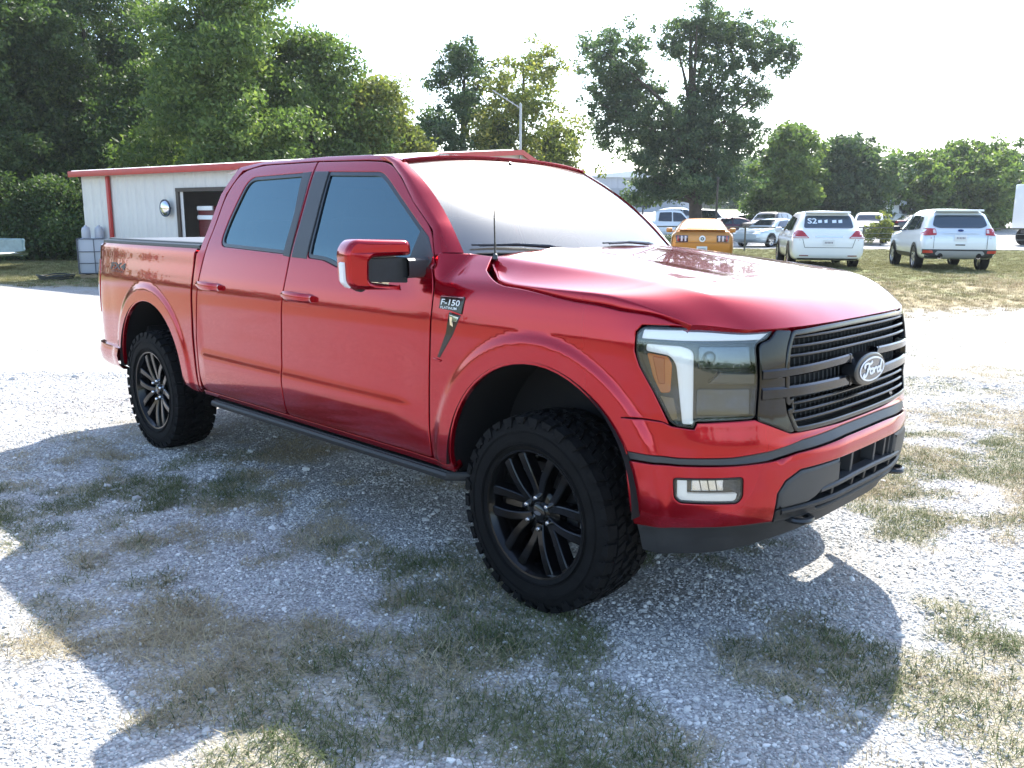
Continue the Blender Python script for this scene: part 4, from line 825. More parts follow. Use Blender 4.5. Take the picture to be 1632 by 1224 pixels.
x, y, D, rg = sample(50000, 11, 40, seed=3); k = rg.random(len(x)) < field_w(x, y)*.75; x, y, D = x[k], y[k], D[k]; n = len(x); gi = (D+(vnoise(x, y, .45, 8)-.5)*14+rg.normal(0, 2, n)) > 19; s_ = rg.uniform(.35, .9, n)*(.6+.4*sst(12, 20, D))
scatter('meadow', np.stack([x, y, zg(x, y)], 1), np.stack([s_, s_, s_*.8], 1).astype(np.float32), np.stack([0*s_, 0*s_, rg.random(n)*6.28], 1).astype(np.float32), (rg.integers(0, 4, n)+4*gi).astype(np.int32), tuF)
# ============================================================ trees
def leafmat(name, c0, c1, c2, tr_=.35):
    m = bpy.data.materials.new(name); m.use_nodes = True; t_ = m.node_tree; b = t_.nodes['Principled BSDF']; b.inputs['Roughness'].default_value = .55; b.inputs['Specular IOR Level'].default_value = .35
    a = t_.nodes.new('ShaderNodeAttribute'); a.attribute_name = 'leaf'; r_ = t_.nodes.new('ShaderNodeValToRGB'); e = r_.color_ramp.elements; e.new(.5)
    for q, (p_, c_) in zip(e, ((0, c0), (.55, c1), (1, c2))): q.position = p_; q.color = (*c_, 1)
    t_.links.new(a.outputs['Fac'], r_.inputs[0]); t_.links.new(r_.outputs[0], b.inputs['Base Color'])
    tl = t_.nodes.new('ShaderNodeBsdfTranslucent'); mx = t_.nodes.new('ShaderNodeMixRGB'); mx.blend_type = 'MULTIPLY'; mx.inputs[0].default_value = 1; mx.inputs[2].default_value = (1.25, 1.35, .7, 1); t_.links.new(r_.outputs[0], mx.inputs[1]); t_.links.new(mx.outputs[0], tl.inputs[0])
    x_ = t_.nodes.new('ShaderNodeMixShader'); x_.inputs[0].default_value = tr_; t_.links.new(b.outputs[0], x_.inputs[1]); t_.links.new(tl.outputs[0], x_.inputs[2]); t_.links.new(x_.outputs[0], t_.nodes['Material Output'].inputs[0]); return m
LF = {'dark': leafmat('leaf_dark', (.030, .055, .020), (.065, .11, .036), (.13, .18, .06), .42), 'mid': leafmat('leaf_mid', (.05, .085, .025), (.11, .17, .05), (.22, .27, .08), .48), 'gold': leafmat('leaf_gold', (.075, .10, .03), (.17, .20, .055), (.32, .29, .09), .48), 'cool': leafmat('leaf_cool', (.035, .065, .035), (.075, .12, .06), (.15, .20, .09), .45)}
BARK = mat('bark', (.07, .055, .042), rough=.9, noise=.4, nscale=3, bump=.6, bscale=12)
def leaf_mesh(name, lobes, nclump, per, cr, ls, m, rg, shell=.55):
    """leaves gathered in clumps through a set of ellipsoids (cx, cy, cz, rx, ry, rz)"""
    lb_ = np.array(lobes); vol = (lb_[:, 3]*lb_[:, 4]*lb_[:, 5])**.75; pick = rg.choice(len(lb_), nclump, p=vol/vol.sum()); d = rg.normal(size=(nclump, 3)); d /= np.linalg.norm(d, axis=1)[:, None]; r_ = (shell+(1-shell)*rg.random(nclump))*rg.uniform(.72, 1.08, nclump); inner = rg.random(nclump) < .3; r_[inner] = rg.random(inner.sum())**.5*.7
    C = lb_[pick, :3]+d*r_[:, None]*lb_[pick, 3:]; n = nclump*per; ci = np.repeat(np.arange(nclump), per); rr = cr*rg.uniform(.6, 1.4, nclump)
    off_ = rg.normal(size=(n, 3)); off_ /= np.linalg.norm(off_, axis=1)[:, None]; off_ *= (rg.random(n)**.5)[:, None]*rr[ci][:, None]*np.array([1.1, 1.1, .75]); P = C[ci]+off_
    a = rg.normal(size=(n, 3)); a /= np.linalg.norm(a, axis=1)[:, None]; b = np.cross(a, rg.normal(size=(n, 3))+np.array([0, 0, .8])); b /= np.linalg.norm(b, axis=1)[:, None]; s_ = ls*rg.uniform(.6, 1.3, n)[:, None]
    V = np.stack([P-a*s_, P+b*s_*.5-a*s_*.1, P+a*s_, P-b*s_*.5+a*s_*.1], 1).reshape(-1, 3).astype(np.float32)
    me = bpy.data.meshes.new(name); me.vertices.add(4*n); me.vertices.foreach_set('co', V.reshape(-1)); me.loops.add(4*n); me.loops.foreach_set('vertex_index', np.arange(4*n, dtype=np.int32)); me.polygons.add(n); me.polygons.foreach_set('loop_start', np.arange(0, 4*n, 4, dtype=np.int32)); me.update(calc_edges=True)
    at = me.attributes.new('leaf', 'FLOAT', 'FACE'); at.data.foreach_set('value', np.clip(rg.normal(.5, .2, n)+np.repeat(rg.normal(0, .15, nclump), per), 0, 1).astype(np.float32)); me.materials.append(m); return me, C
def tree(name, label, base, lobes, kind, leaves=26000, per=42, cr=.55, ls=.17, trunk=.22, seed=0, group='trees around the yard', limbs=9):
    rg = np.random.default_rng(seed+100); root = empty(name, base, 0, label, 'tree', group); nc = max(20, leaves//per); me, C = leaf_mesh('crown', lobes, nc, per, cr, ls, LF[kind], rg); o = bpy.data.objects.new('crown', me); COL.objects.link(o); o.parent = root
    mb = MB(); lb_ = np.array(lobes); top = lb_[:, 2].max(); cz = lb_[:, 2].mean(); P = [(0, 0, -.3)]+[(lb_[:, 0].mean()*t_+rg.normal(0, .08), lb_[:, 1].mean()*t_+rg.normal(0, .08), top*t_) for t_ in (.2, .4, .6, .8, 1)]; mb.tube(P, [trunk*1.25, trunk, trunk*.85, trunk*.65, trunk*.4, trunk*.12], 8)
    for k in range(limbs):
        q = C[rg.integers(len(C))]; h = min(q[2]*.62, top*.75)+rg.normal(0, .2); h = max(h, top*.18); s_ = np.array([lb_[:, 0].mean()*h/top, lb_[:, 1].mean()*h/top, h]); mid = (s_+q)/2+np.array([0, 0, .25]); mb.tube([s_, mid, q], [trunk*.4, trunk*.25, trunk*.06], 5)
    obj('trunk', mb, BARK, root); return root
def tree_px(name, label, px, D, ytop, hw, kind, zlow=.12, seed=0, **kw):
    """a broadleaf tree standing on the ground at the depth D, as tall and wide as it shows"""
    rg = np.random.default_rng(seed); x, y = DL(D, (px-816)/FPX*D); z0 = float(zg(x, y)); H = pix(px, ytop, D=D)[2]-z0; Rw = hw/FPX*D; lobes = []
    prof = kw.pop('prof', 'round'); nl = kw.pop('nl', 16)
    for k in range(nl):
        t_ = (k+.5)/nl; hz = H*(zlow+(1-zlow)*t_)
        wr = math.sin(math.pi*min(1, .18+.80*t_))**.7 if prof == 'round' else (1.05-t_)**.8
        a = k*2.4+rg.random(); e = wr*Rw*rg.uniform(.38, .80); sz = max(.5, Rw*(.26+.26*wr)*rg.uniform(.75, 1.2)*(.8 if prof != 'round' else 1)); lobes.append((e*math.cos(a), e*math.sin(a), min(hz, H-sz*.6), sz, sz, sz*.8))
    return tree(name, label, (x, y, z0), lobes, kind, seed=seed, **kw)
T = tree_px
WG = 'trees of the wood behind the metal shed'
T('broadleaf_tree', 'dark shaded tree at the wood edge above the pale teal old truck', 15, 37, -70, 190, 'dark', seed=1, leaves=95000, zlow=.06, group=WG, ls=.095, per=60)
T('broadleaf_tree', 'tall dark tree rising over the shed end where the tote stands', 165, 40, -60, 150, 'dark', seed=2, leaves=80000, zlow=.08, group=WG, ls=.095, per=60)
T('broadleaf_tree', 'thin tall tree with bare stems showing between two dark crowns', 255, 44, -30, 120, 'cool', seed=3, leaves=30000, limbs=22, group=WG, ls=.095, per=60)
T('broadleaf_tree', 'tallest yellow green tree standing right behind the shed', 380, 35, -45, 160, 'mid', seed=4, leaves=85000, zlow=.08, group=WG, ls=.095, per=60)
T('broadleaf_tree', 'sunlit tree on the falling edge of the wood behind the cab', 505, 37, 50, 120, 'mid', seed=5, leaves=60000, zlow=.08, group=WG, ls=.095, per=60)
T('broadleaf_tree', 'low golden green tree where the wood slopes down behind the shed roof', 600, 39, 125, 100, 'gold', seed=6, leaves=46000, zlow=.1, group=WG, ls=.095, per=60)
T('young_tree', 'small bright bushy tree under the golden tree behind the shed', 640, 40, 185, 55, 'gold', seed=16, leaves=20000, zlow=.1, group=WG, ls=.14)
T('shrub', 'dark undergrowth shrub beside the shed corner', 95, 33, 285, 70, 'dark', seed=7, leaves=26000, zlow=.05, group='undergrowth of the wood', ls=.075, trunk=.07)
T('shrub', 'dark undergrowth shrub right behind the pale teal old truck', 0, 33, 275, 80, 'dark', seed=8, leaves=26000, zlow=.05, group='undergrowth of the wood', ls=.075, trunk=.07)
T('conical_tree', 'narrow pointed tree behind the shed roof', 738, 45, 62, 125, 'cool', seed=9, leaves=30000, prof='cone', zlow=.06, nl=16, ls=.11, cr=.45)
T('russet_tree', 'loose tree with russet top beside the narrow pointed tree', 828, 46, 72, 125, 'gold', seed=10, leaves=26000, zlow=.08, ls=.11, cr=.45, nl=15)
T('young_tree', 'small thin tree sloping down past the shed gable', 880, 47, 190, 35, 'gold', seed=11, leaves=4500, zlow=.1, ls=.14, trunk=.1)
# the big two-headed oak
xo, yo = DL(55, (1105-816)/FPX*55); zo = float(zg(xo, yo)); lob = []
for px, py, rx, ry in ((1000, 90, 75, 55), (960, 150, 45, 55), (1030, 140, 55, 55), (950, 205, 28, 35), (1060, 60, 45, 45), (1140, 40, 55, 45), (1190, 70, 60, 50), (1235, 95, 30, 40), (1160, 125, 50, 45), (1215, 150, 35, 25), (1150, 190, 50, 40), (1060, 225, 60, 45), (1120, 250, 75, 50), (1010, 255, 35, 35), (1050, 290, 55, 40), (1140, 295, 75, 34), (1000, 190, 60, 50), (1090, 180, 40, 60), (1200, 215, 40, 40), (1040, 305, 45, 26), (1090, 300, 50, 30), (1175, 298, 50, 28), (1110, 215, 55, 48), (1180, 240, 40, 45)):
    q = pix(px, py, D=55); k = 55/FPX; lob.append((q[0]-xo+random.uniform(-1, 1), q[1]-yo+random.uniform(-1, 1), q[2]-zo, rx*k, rx*k, ry*k))
tree('oak_tree', 'big dark oak with two spreading heads behind the parked cars', (xo, yo, zo), lob, 'cool', leaves=72000, per=50, cr=.48, ls=.125, trunk=.38, seed=12, limbs=24)
T('broadleaf_tree', 'fresh green tree leaning against the big oak', 1240, 64, 200, 62, 'mid', seed=13, nl=18, leaves=30000, zlow=.06, ls=.17)
T('broadleaf_tree', 'upright blue green tree behind the white crossover', 1330, 68, 218, 84, 'cool', seed=14, nl=18, leaves=30000, zlow=.05, ls=.18)
T('broadleaf_tree', 'round green tree over the white vans', 1440, 74, 243, 98, 'mid', seed=15, nl=18, leaves=30000, zlow=.05, ls=.2)
T('broadleaf_tree', 'broad round sunlit tree above the silver crossover', 1520, 76, 226, 104, 'mid', seed=17, nl=18, leaves=30000, zlow=.05, ls=.2)
def wood(name, label, cells, kind, leaves, cr, ls, seed):
    rg = np.random.default_rng(seed); me, _ = leaf_mesh(name, cells, leaves//30, 30, cr, ls, LF[kind], rg); o = bpy.data.objects.new(name, me); COL.objects.link(o); tag(o, label, kind='stuff'); return o
cells = []
for px in np.arange(1150, 1760, 15):
    D = 155+random.uniform(-8, 8); x, y = DL(D, (px-816)/FPX*D); z0 = float(zg(x, y)); h = (325-random.uniform(232, 262))/FPX*D; cells.append((x, y, z0+h*.45, 3.2, 3.2, h*.55))
wood('far_wood', 'bluish wood on the rise beyond the lot', cells, 'cool', 60000, 1.5, .5, 5)
cells = []
for px in np.arange(850, 1260, 14):
    D = 260+random.uniform(-8, 8); x, y = DL(D, (px-816)/FPX*D); z0 = float(zg(x, y)); h = 8+random.uniform(-1, 2); cells.append((x, y, z0+h*.4, 5, 5, h*.6))
wood('far_hill_wood', 'low pale wood on the skyline behind the warehouse', cells, 'cool', 16000, 2.0, .8, 6)
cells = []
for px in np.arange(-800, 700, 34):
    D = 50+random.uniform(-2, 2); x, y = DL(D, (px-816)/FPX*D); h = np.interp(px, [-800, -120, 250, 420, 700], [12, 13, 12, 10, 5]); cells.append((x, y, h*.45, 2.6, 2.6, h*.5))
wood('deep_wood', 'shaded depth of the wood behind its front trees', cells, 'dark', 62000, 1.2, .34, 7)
cells = []
for a in np.linspace(-50, 128, 60):      # the wood the photographer's back is turned to, mirrored in the paint
    D = 78+random.uniform(-4, 4); x, y = CAM[0]-F2[0]*D*math.cos(R(a))-R2[0]*D*math.sin(R(a)), CAM[1]-F2[1]*D*math.cos(R(a))-R2[1]*D*math.sin(R(a)); h = random.uniform(5, 7.5); cells.append((x, y, h*.45, 3.2, 3.2, h*.55))
wood('wood_across_the_yard', 'wood across the yard mirrored in the truck paint', cells, 'mid', 60000, 1.2, .36, 8)
# ============================================================ the metal shed
SH0 = np.array(DL(24.0, -12.0)); sd_ = -F2*.576+R2*.818; sn_ = F2*.818+R2*.576        # along the front wall, and away from the yard
sd_ /= np.linalg.norm(sd_); sn_ /= np.linalg.norm(sn_); SL_, SW_, EAVE, RIDGE = 11.9, 7.0, 2.78, 3.10; REAR = 1.9
SH0 = SH0+sd_*.42
shed = empty('metal_shed', (SH0[0], SH0[1], 0), math.atan2(sd_[1], sd_[0]), 'long pale ribbed metal shed with red trim and an open bay', 'shed')
SIDE = mat('pale_siding', (.60, .585, .56), rough=.45, noise=.10, nscale=1.3); REDT = mat('red_trim', (.42, .035, .03), rough=.4, noise=.08); ROOFW = mat('white_roof', (.72, .72, .72), rough=.4, noise=.05)
flipn = 1 if (np.array([-sd_[1], sd_[0]])@sn_) > 0 else -1      # local +y must run away from the yard
def L3(x, y, z): return (x, flipn*y, z)
pw = .41; pm = {}
def siding(x0, z0, z1, y=0, rot=0):
    key = (round(z0, 2), round(z1, 2))
    if key not in pm:
        mb = MB(); pr = [(0, 0), (.04, -.028), (.075, -.028), (.115, 0), (.235, 0), (.245, -.008), (.265, -.008), (.275, 0), (pw-.002, 0)]; A = [[L3(a, b, z_) for a, b in pr] for z_ in (z0, z1)]; mb.grid(np.array(A)); A2 = [[L3(a, b+.012, z_) for a, b in pr] for z_ in (z0, z1)]; mb.grid(np.array(A2)); pm[key] = mb
        o = obj('siding_panel', mb, SIDE, shed, angle=25); pm[key] = o.data
    else:
        o = bpy.data.objects.new('siding_panel', pm[key]); COL.objects.link(o); o.parent = shed
    o.location = L3(x0, y, 0); o.rotation_euler = (0, 0, rot); return o
BAY0, BAY1, BAYH = 4.30, 8.0, 2.27
n_p = int(SL_/pw)
for i in range(n_p):
    x0 = i*pw
    if BAY0-.2 < x0 < BAY1-.2: siding(x0, BAYH+.04, EAVE)
    else: siding(x0, 0, EAVE)
for i in range(int(SW_/pw)+1): siding(n_p*pw, 0, REAR, y=i*pw, rot=flipn*math.pi/2)
mb = MB(); mb.box(L3(-.015, SW_/2, REAR/2), (.03, SW_, REAR)); mb.box(L3(SL_/2, SW_, REAR/2), (SL_, .04, REAR)); obj('back_walls', mb, SIDE, shed, smooth=False)
for xg in (-.03, n_p*pw+.03):
    obj('gable', MB().add([L3(xg, 0, EAVE-.02), L3(xg, SW_, REAR-.02), L3(xg, SW_/2, RIDGE-.02), L3(xg, 0, REAR-.1), L3(xg, SW_, REAR-.1)], [(0, 3, 4, 1, 2)]), SIDE, shed, smooth=False)
def slab(name, pts, th, m):
    mb = MB(); n = len(pts); mb.add([L3(*q) for q in pts]+[L3(q[0], q[1], q[2]-th) for q in pts], [tuple(range(n)), tuple(range(2*n-1, n-1, -1))]+[(i, n+i, n+(i+1) % n, (i+1) % n) for i in range(n)]); return obj(name, mb, m, shed, smooth=False)
ov = .22; xe0, xe1 = -.14, n_p*pw+.14
slab('roof', [(xe0, -ov, EAVE+.02), (xe1, -ov, EAVE+.02), (xe1, SW_/2, RIDGE+.02), (xe0, SW_/2, RIDGE+.02)], .03, ROOFW); slab('roof', [(xe0, SW_+ov, REAR+.0), (xe1, SW_+ov, REAR+.0), (xe1, SW_/2, RIDGE+.019), (xe0, SW_/2, RIDGE+.019)], .03, ROOFW)
for i in range(int((xe1-xe0)/pw)+1):
    x0 = xe0+.04+i*pw
    for s_ in (0, 1):
        y0 = -ov+.01 if not s_ else SW_+ov-.01; q0 = Vector(L3(x0, y0, (EAVE if not s_ else REAR)+.03)); q1 = Vector(L3(x0, SW_/2, RIDGE+.03)); obj('roof_rib', MB().tube([q0, q1], .022, 4), ROOFW, shed, smooth=False)
mb = MB().box(L3((xe0+xe1)/2, -ov-.03, EAVE-.045), (xe1-xe0+.06, .07, .15), bev=.015); obj('eave_gutter', mb, REDT, shed)
for xx in (xe0-.012, xe1+.012):
    for s_ in (0, 1):
        a = np.array([xx, -ov if not s_ else SW_+ov, (EAVE if not s_ else REAR)-.05]); b = np.array([xx, SW_/2, RIDGE-.05]); mb = MB(); A = [[L3(*(q+np.array([dx, 0, dz]))) for dx, dz in ((-.02, .08), (.02, .08), (.02, -.03), (-.02, -.03), (-.02, .08))] for q in (a, b)]; mb.grid(np.array(A)); obj('rake_trim', mb, REDT, shed, smooth=False)
for x0 in (1.36, n_p*pw-.06): obj('downspout', MB().box(L3(x0, -.06, EAVE/2-.06), (.115, .07, EAVE-.12), bev=.012), REDT, shed)
BR = mat('brown_frame', (.045, .032, .026), rough=.5)
for c, d in (((BAY0+.04, -.005, BAYH/2), (.11, .09, BAYH)), ((BAY1-.04, -.005, BAYH/2), (.11, .09, BAYH)), (((BAY0+BAY1)/2, -.005, BAYH), (BAY1-BAY0+.03, .10, .09))): obj('bay_frame', MB().box(L3(*c), d), BR, shed, smooth=False)
obj('slab_floor', MB().box(L3(SL_/2, SW_/2, -.02), (SL_, SW_, .06)), mat('concrete', (.3, .29, .28), rough=.85, noise=.15), shed, smooth=False)
def in_shed(name, label, cat, x, y, z=0): q = Vector(L3(x, y, z)); q.rotate(Matrix.Rotation(shed.rotation_euler.z, 3, 'Z')); return empty(name, (SH0[0]+q.x, SH0[1]+q.y, q.z), shed.rotation_euler.z, label, cat)
ck = in_shed('tool_cabinet', 'dark red cabinet with two white shelves inside the open shed bay', 'cabinet', 4.92, .55)
obj('carcass', MB().box((0, 0, .95), (.62, .45, 1.9), bev=.01), mat('oxide_red', (.12, .02, .02), rough=.5), ck)
for z_ in (1.62, 1.84): obj('white_shelf', MB().box((0, -flipn*.245, z_), (.60, .05, .105), bev=.015), WHT, ck)
for z_ in (.5, .9, 1.25): obj('drawer', MB().box((0, -flipn*.235, z_), (.56, .03, .26), bev=.01), mat('oxide_red', ()), ck)
dr = in_shed('steel_drum', 'dark steel drum standing in the open shed bay', 'drum', 6.5, 1.0); obj('drum_body', MB().lathe([(0, 0), (.28, 0), (.29, .02), (.28, .05), (.28, .3), (.292, .31), (.28, .32), (.28, .58), (.292, .59), (.28, .6), (.28, .84), (.29, .87), (.27, .87), (.26, .85), (0, .85)], 28, axis='z'), mat('drum_blue', (.03, .035, .06), rough=.45), dr)
# convex yard mirror on the wall
mr_ = in_shed('convex_mirror', 'oval convex mirror in a dark rim on the shed wall beside the bay', 'mirror', 3.98, -.16, 1.84); fy = -flipn
obj('mirror_dome', MB().lathe([(.185, 0), (.165, fy*.03), (.12, fy*.055), (.065, fy*.07), (0, fy*.075)], 28), CHR, mr_); obj('mirror_rim', MB().lathe([(.182, -fy*.02), (.21, -fy*.02), (.21, fy*.015), (.182, fy*.015), (.182, -fy*.02)], 28), mat('rim_blue', (.03, .05, .09), rough=.4), mr_); obj('mirror_bracket', MB().tube([(0, -fy*.02, 0), (0, -fy*.16, 0)], .02, 8), BR, mr_)
# roof mast and aerial
gx, gy = SH0+sd_*(n_p*pw+.1)+sn_*SW_/2
ms = empty('aerial_mast', (gx, gy, RIDGE), YAW, 'thin grey aerial mast on the shed gable peak', 'aerial'); obj('mast', MB().tube([(0, 0, -.6), (0, 0, 1.02)], .028, 8), mat('galvanised', (.35, .36, .37), rough=.4, metal=.6), ms)
obj('boom', MB().tube([(0, 0, .92), (0, .62, 1.30)], .012, 6), mat('galvanised', ()), ms)
for k in range(5): t_ = .1+.2*k; obj('rod', MB().tube([(-.28, .62*t_, 0.92+.38*t_), (.28, .62*t_, 0.92+.38*t_)], .005, 5), mat('galvanised', ()), ms)
# ============================================================ tote, hose, old truck
tx, ty = DL(23.3, (170-816)/FPX*23.3)
tote = empty('water_tote', (tx, ty, 0), YAW+R(24), 'white plastic tote in a wire cage on a pallet by the shed corner', 'tote')
WOOD = mat('pallet_wood', (.33, .24, .15), rough=.8, noise=.2); STEEL = mat('cage_steel', (.10, .11, .13), rough=.4, metal=.5); POLY = mat('milky_plastic', (.44, .45, .49), rough=.35)
obj('tank', MB().box((0, 0, .60), (.98, 1.14, .92), bev=.09).lathe([(.12, 1.04), (.12, 1.08), (0, 1.09)], 18, axis='z'), POLY, tote)
for x_ in (-.42, 0, .42): obj('pallet_block', MB().box((x_, 0, .055), (.12, 1.15, .11)), WOOD, tote, smooth=False)
for y_ in (-.5, -.25, 0, .25, .5): obj('pallet_board', MB().box((0, y_, .125), (1.0, .12, .022)), WOOD, tote, smooth=False)
for z_ in (.16, .42, .72, 1.05): obj('cage_bar', MB().tube([(-.51, -.59, z_), (.51, -.59, z_), (.51, .59, z_), (-.51, .59, z_), (-.51, -.59, z_)], .011, 6), STEEL, tote)
for a in (-.5, -.17, .17, .5):
    for q in (((a, -.595, .14), (a, -.595, 1.05)), ((a, .595, .14), (a, .595, 1.05)), ((-.515, a*1.14, .14), (-.515, a*1.14, 1.05)), ((.515, a*1.14, .14), (.515, a*1.14, 1.05))): obj('cage_bar', MB().tube(q, .010, 6), STEEL, tote)
for i, (dx, dy, s_) in enumerate(((-.26, -.30, 1.), (-.22, .05, .9), (-.28, .36, 1.05))):
    c = np.array([tx, ty])+np.array([math.cos(YAW+R(24))*dx-math.sin(YAW+R(24))*dy, math.sin(YAW+R(24))*dx+math.cos(YAW+R(24))*dy]); jg = empty('plastic_jug', (c[0], c[1], 1.065), i, ('white plastic jug standing on the tote at its outer end', 'white plastic jug in the middle of the tote top', 'white plastic jug on the tote at the end by the shed')[i], 'jug', 'jugs on the tote'); obj('jug_body', MB().lathe([(0, 0), (.10, 0), (.11, .02), (.11, .20), (.09, .27), (.035, .31), (.03, .34), (0, .34)], 18, axis='z'), POLY, jg); obj('jug_handle', MB().tube([(.06, 0, .30), (.12, 0, .27), (.125, 0, .18), (.10, 0, .14)], .014, 6), POLY, jg)
hx, hy = DL(22.3, (92-816)/FPX*22.3); mb = MB()
for k in range(3): mb.tube([((.38+.03*k)*math.cos(a), (.38+.03*k)*math.sin(a), .03+.045*k+.02*math.sin(3*a)) for a in np.linspace(0, 6.28, 26)], .02, 6)
ho = tag(obj('garden_hose', mb, mat('hose_dark', (.03, .035, .03), rough=.5)), 'dark hose coiled on the grass near the tote', 'hose'); ho.location = (hx, hy, float(zg(hx, hy)))
ox, oy = DL(26.5, (-34-816)/FPX*26.5); old = empty('old_truck', (ox, oy, 0), math.atan2(R2[1], R2[0])+R(-12), 'pale teal old pickup bed loaded with junk at the wood edge', 'old truck')
TEAL = mat('faded_teal', (.36, .47, .46), rough=.45, noise=.15, coat=.3)
P = [(-3.0, .45), (-.55, .45), (-.55, .42)]+[(-.17+.38*math.cos(a), .36+.38*math.sin(a)) for a in np.linspace(math.pi*.9, math.pi*.05, 12)]+[(.3, .42), (.98, .40), (1.02, .52), (1.10, .60), (1.08, .72), (1.12, .88), (1.08, .94), (-3.0, .96)]
for sy in (-.82, .82): obj('bed_side', MB().prism(P, sy-.04, sy+.04, lambda a, b, h: (a, h, b)), TEAL, old, angle=30)
obj('bed_floor', MB().box((-1, 0, .6), (4.0, 1.6, .1)).box((1.04, 0, .72), (.05, 1.56, .40)), TEAL, old, smooth=False); obj('bumper', MB().box((1.16, 0, .50), (.09, 1.7, .13), bev=.03), CHR, old); obj('trim_strip', MB().box((-1, -.868, .62), (3.9, .012, .05)), CHR, old, smooth=False); obj('badge_plate', MB().box((.55, -.866, .76), (.20, .012, .07)), SATIN, old, smooth=False)
for sy in (-.78, .78):
    wq = empty('wheel', (-.17, sy, .33), parent=old); obj('tyre', MB().lathe([(.19, -.09), (.3, -.10), (.33, -.07), (.33, .07), (.3, .10), (.19, .09)], 28), RUB, wq); obj('rim', MB().lathe([(0, -.05), (.1, -.05), (.13, -.08), (.195, -.085), (.2, .085), (0, .06)], 24), mat('rim_grey', (.4, .42, .42), rough=.4), wq)
q0 = np.array([ox, oy]); ux = np.array([math.cos(old.rotation_euler.z), math.sin(old.rotation_euler.z)]); uy = np.array([-ux[1], ux[0]])
def on_old(name, label, cat, x_, y_, z_): c = q0+ux*x_+uy*y_; return empty(name, (c[0], c[1], z_), old.rotation_euler.z, label, cat)
j1 = on_old('folded_tarp', 'crumpled white tarp lying on the old teal pickup bed', 'tarp', .2, -.4, .955); bm = bmesh.new(); bmesh.ops.create_icosphere(bm, subdivisions=3, radius=1)
for v in bm.verts: n_ = float(vnoise(v.co.x+3, v.co.y+v.co.z, 2.2, 4)); v.co = Vector((v.co.x*.62, v.co.y*.36, max(0, v.co.z)*.22*(.5+n_)))
me = bpy.data.meshes.new('tarp_cloth'); bm.to_mesh(me); bm.free(); obj('tarp_cloth', me, WHT, j1)
j2 = on_old('folding_chair', 'white tilted folding chair frame on the old teal pickup bed', 'chair', .62, -.5, .96)
for y_ in (-.2, .2): obj('chair_rail', MB().tube([(-.3, y_, .02), (.05, y_, .10), (.28, y_, .34)], .022, 6), WHT, j2)
obj('chair_seat', MB().box((-.08, 0, .10), (.36, .40, .03)), WHT, j2, smooth=False)
j3 = on_old('tool_box', 'dark box of junk on the old teal pickup bed', 'box', -.55, -.3, .96); obj('box_body', MB().box((0, 0, .16), (.8, .5, .32), bev=.02), mat('junk_dark', (.03, .03, .05), rough=.6), j3); obj('box_lid', MB().box((0, 0, .335), (.84, .54, .03), bev=.008), SATIN, j3)
# ============================================================ parked cars
HEAD = YAW-R(11)
GLD = mat('car_glass', (.015, .022, .03), rough=.05, coat=1); TRIM = mat('car_black_trim', (.02, .021, .024), rough=.5)
def loft_car(st, n=44):
    """st rows: x, bottom z, belt z, top z, half width, half width at the top -> a closed body mesh"""
    st = np.array(sorted(st), float); xs = np.unique(np.r_[np.linspace(st[0, 0], st[-1, 0], n), st[:, 0]]); C = [pchip(st[:, 0], st[:, k])(xs) for k in range(1, 6)]; A = []
    for x_, zb, zs, zt, w_, wt in zip(xs, *C):
        zs = min(zs, zt-.02); d = zt-zs; f_ = lambda k: (w_*.955*(1-k)+wt*k)
        sec = [(0, zb), (w_*.80, zb), (w_*.93, zb+.04), (w_*.985, zb+.14), (w_, zb+(zs-zb)*.40), (w_*.998, zb+(zs-zb)*.66), (w_*.985, zs-(zs-zb)*.12), (w_*.955, zs), (f_(.30), zs+d*.32), (f_(.62), zs+d*.62), (f_(.90), zs+d*.86), (wt*.90, zt-d*.05), (wt*.72, zt-d*.01), (wt*.4, zt+.004), (0, zt+.008)]
        A.append([(x_, y_, z_) for y_, z_ in sec]+[(x_, -y_, z_) for y_, z_ in sec[-2:0:-1]])
    A = np.array(A); m, k = A.shape[:2]; mb = MB(); mb.add(A.reshape(-1, 3), [(i*k+j, i*k+(j+1) % k, (i+1)*k+(j+1) % k, (i+1)*k+j) for i in range(m-1) for j in range(k)]+[tuple(range(k))[::-1], tuple((m-1)*k+j for j in range(k))]); return mb
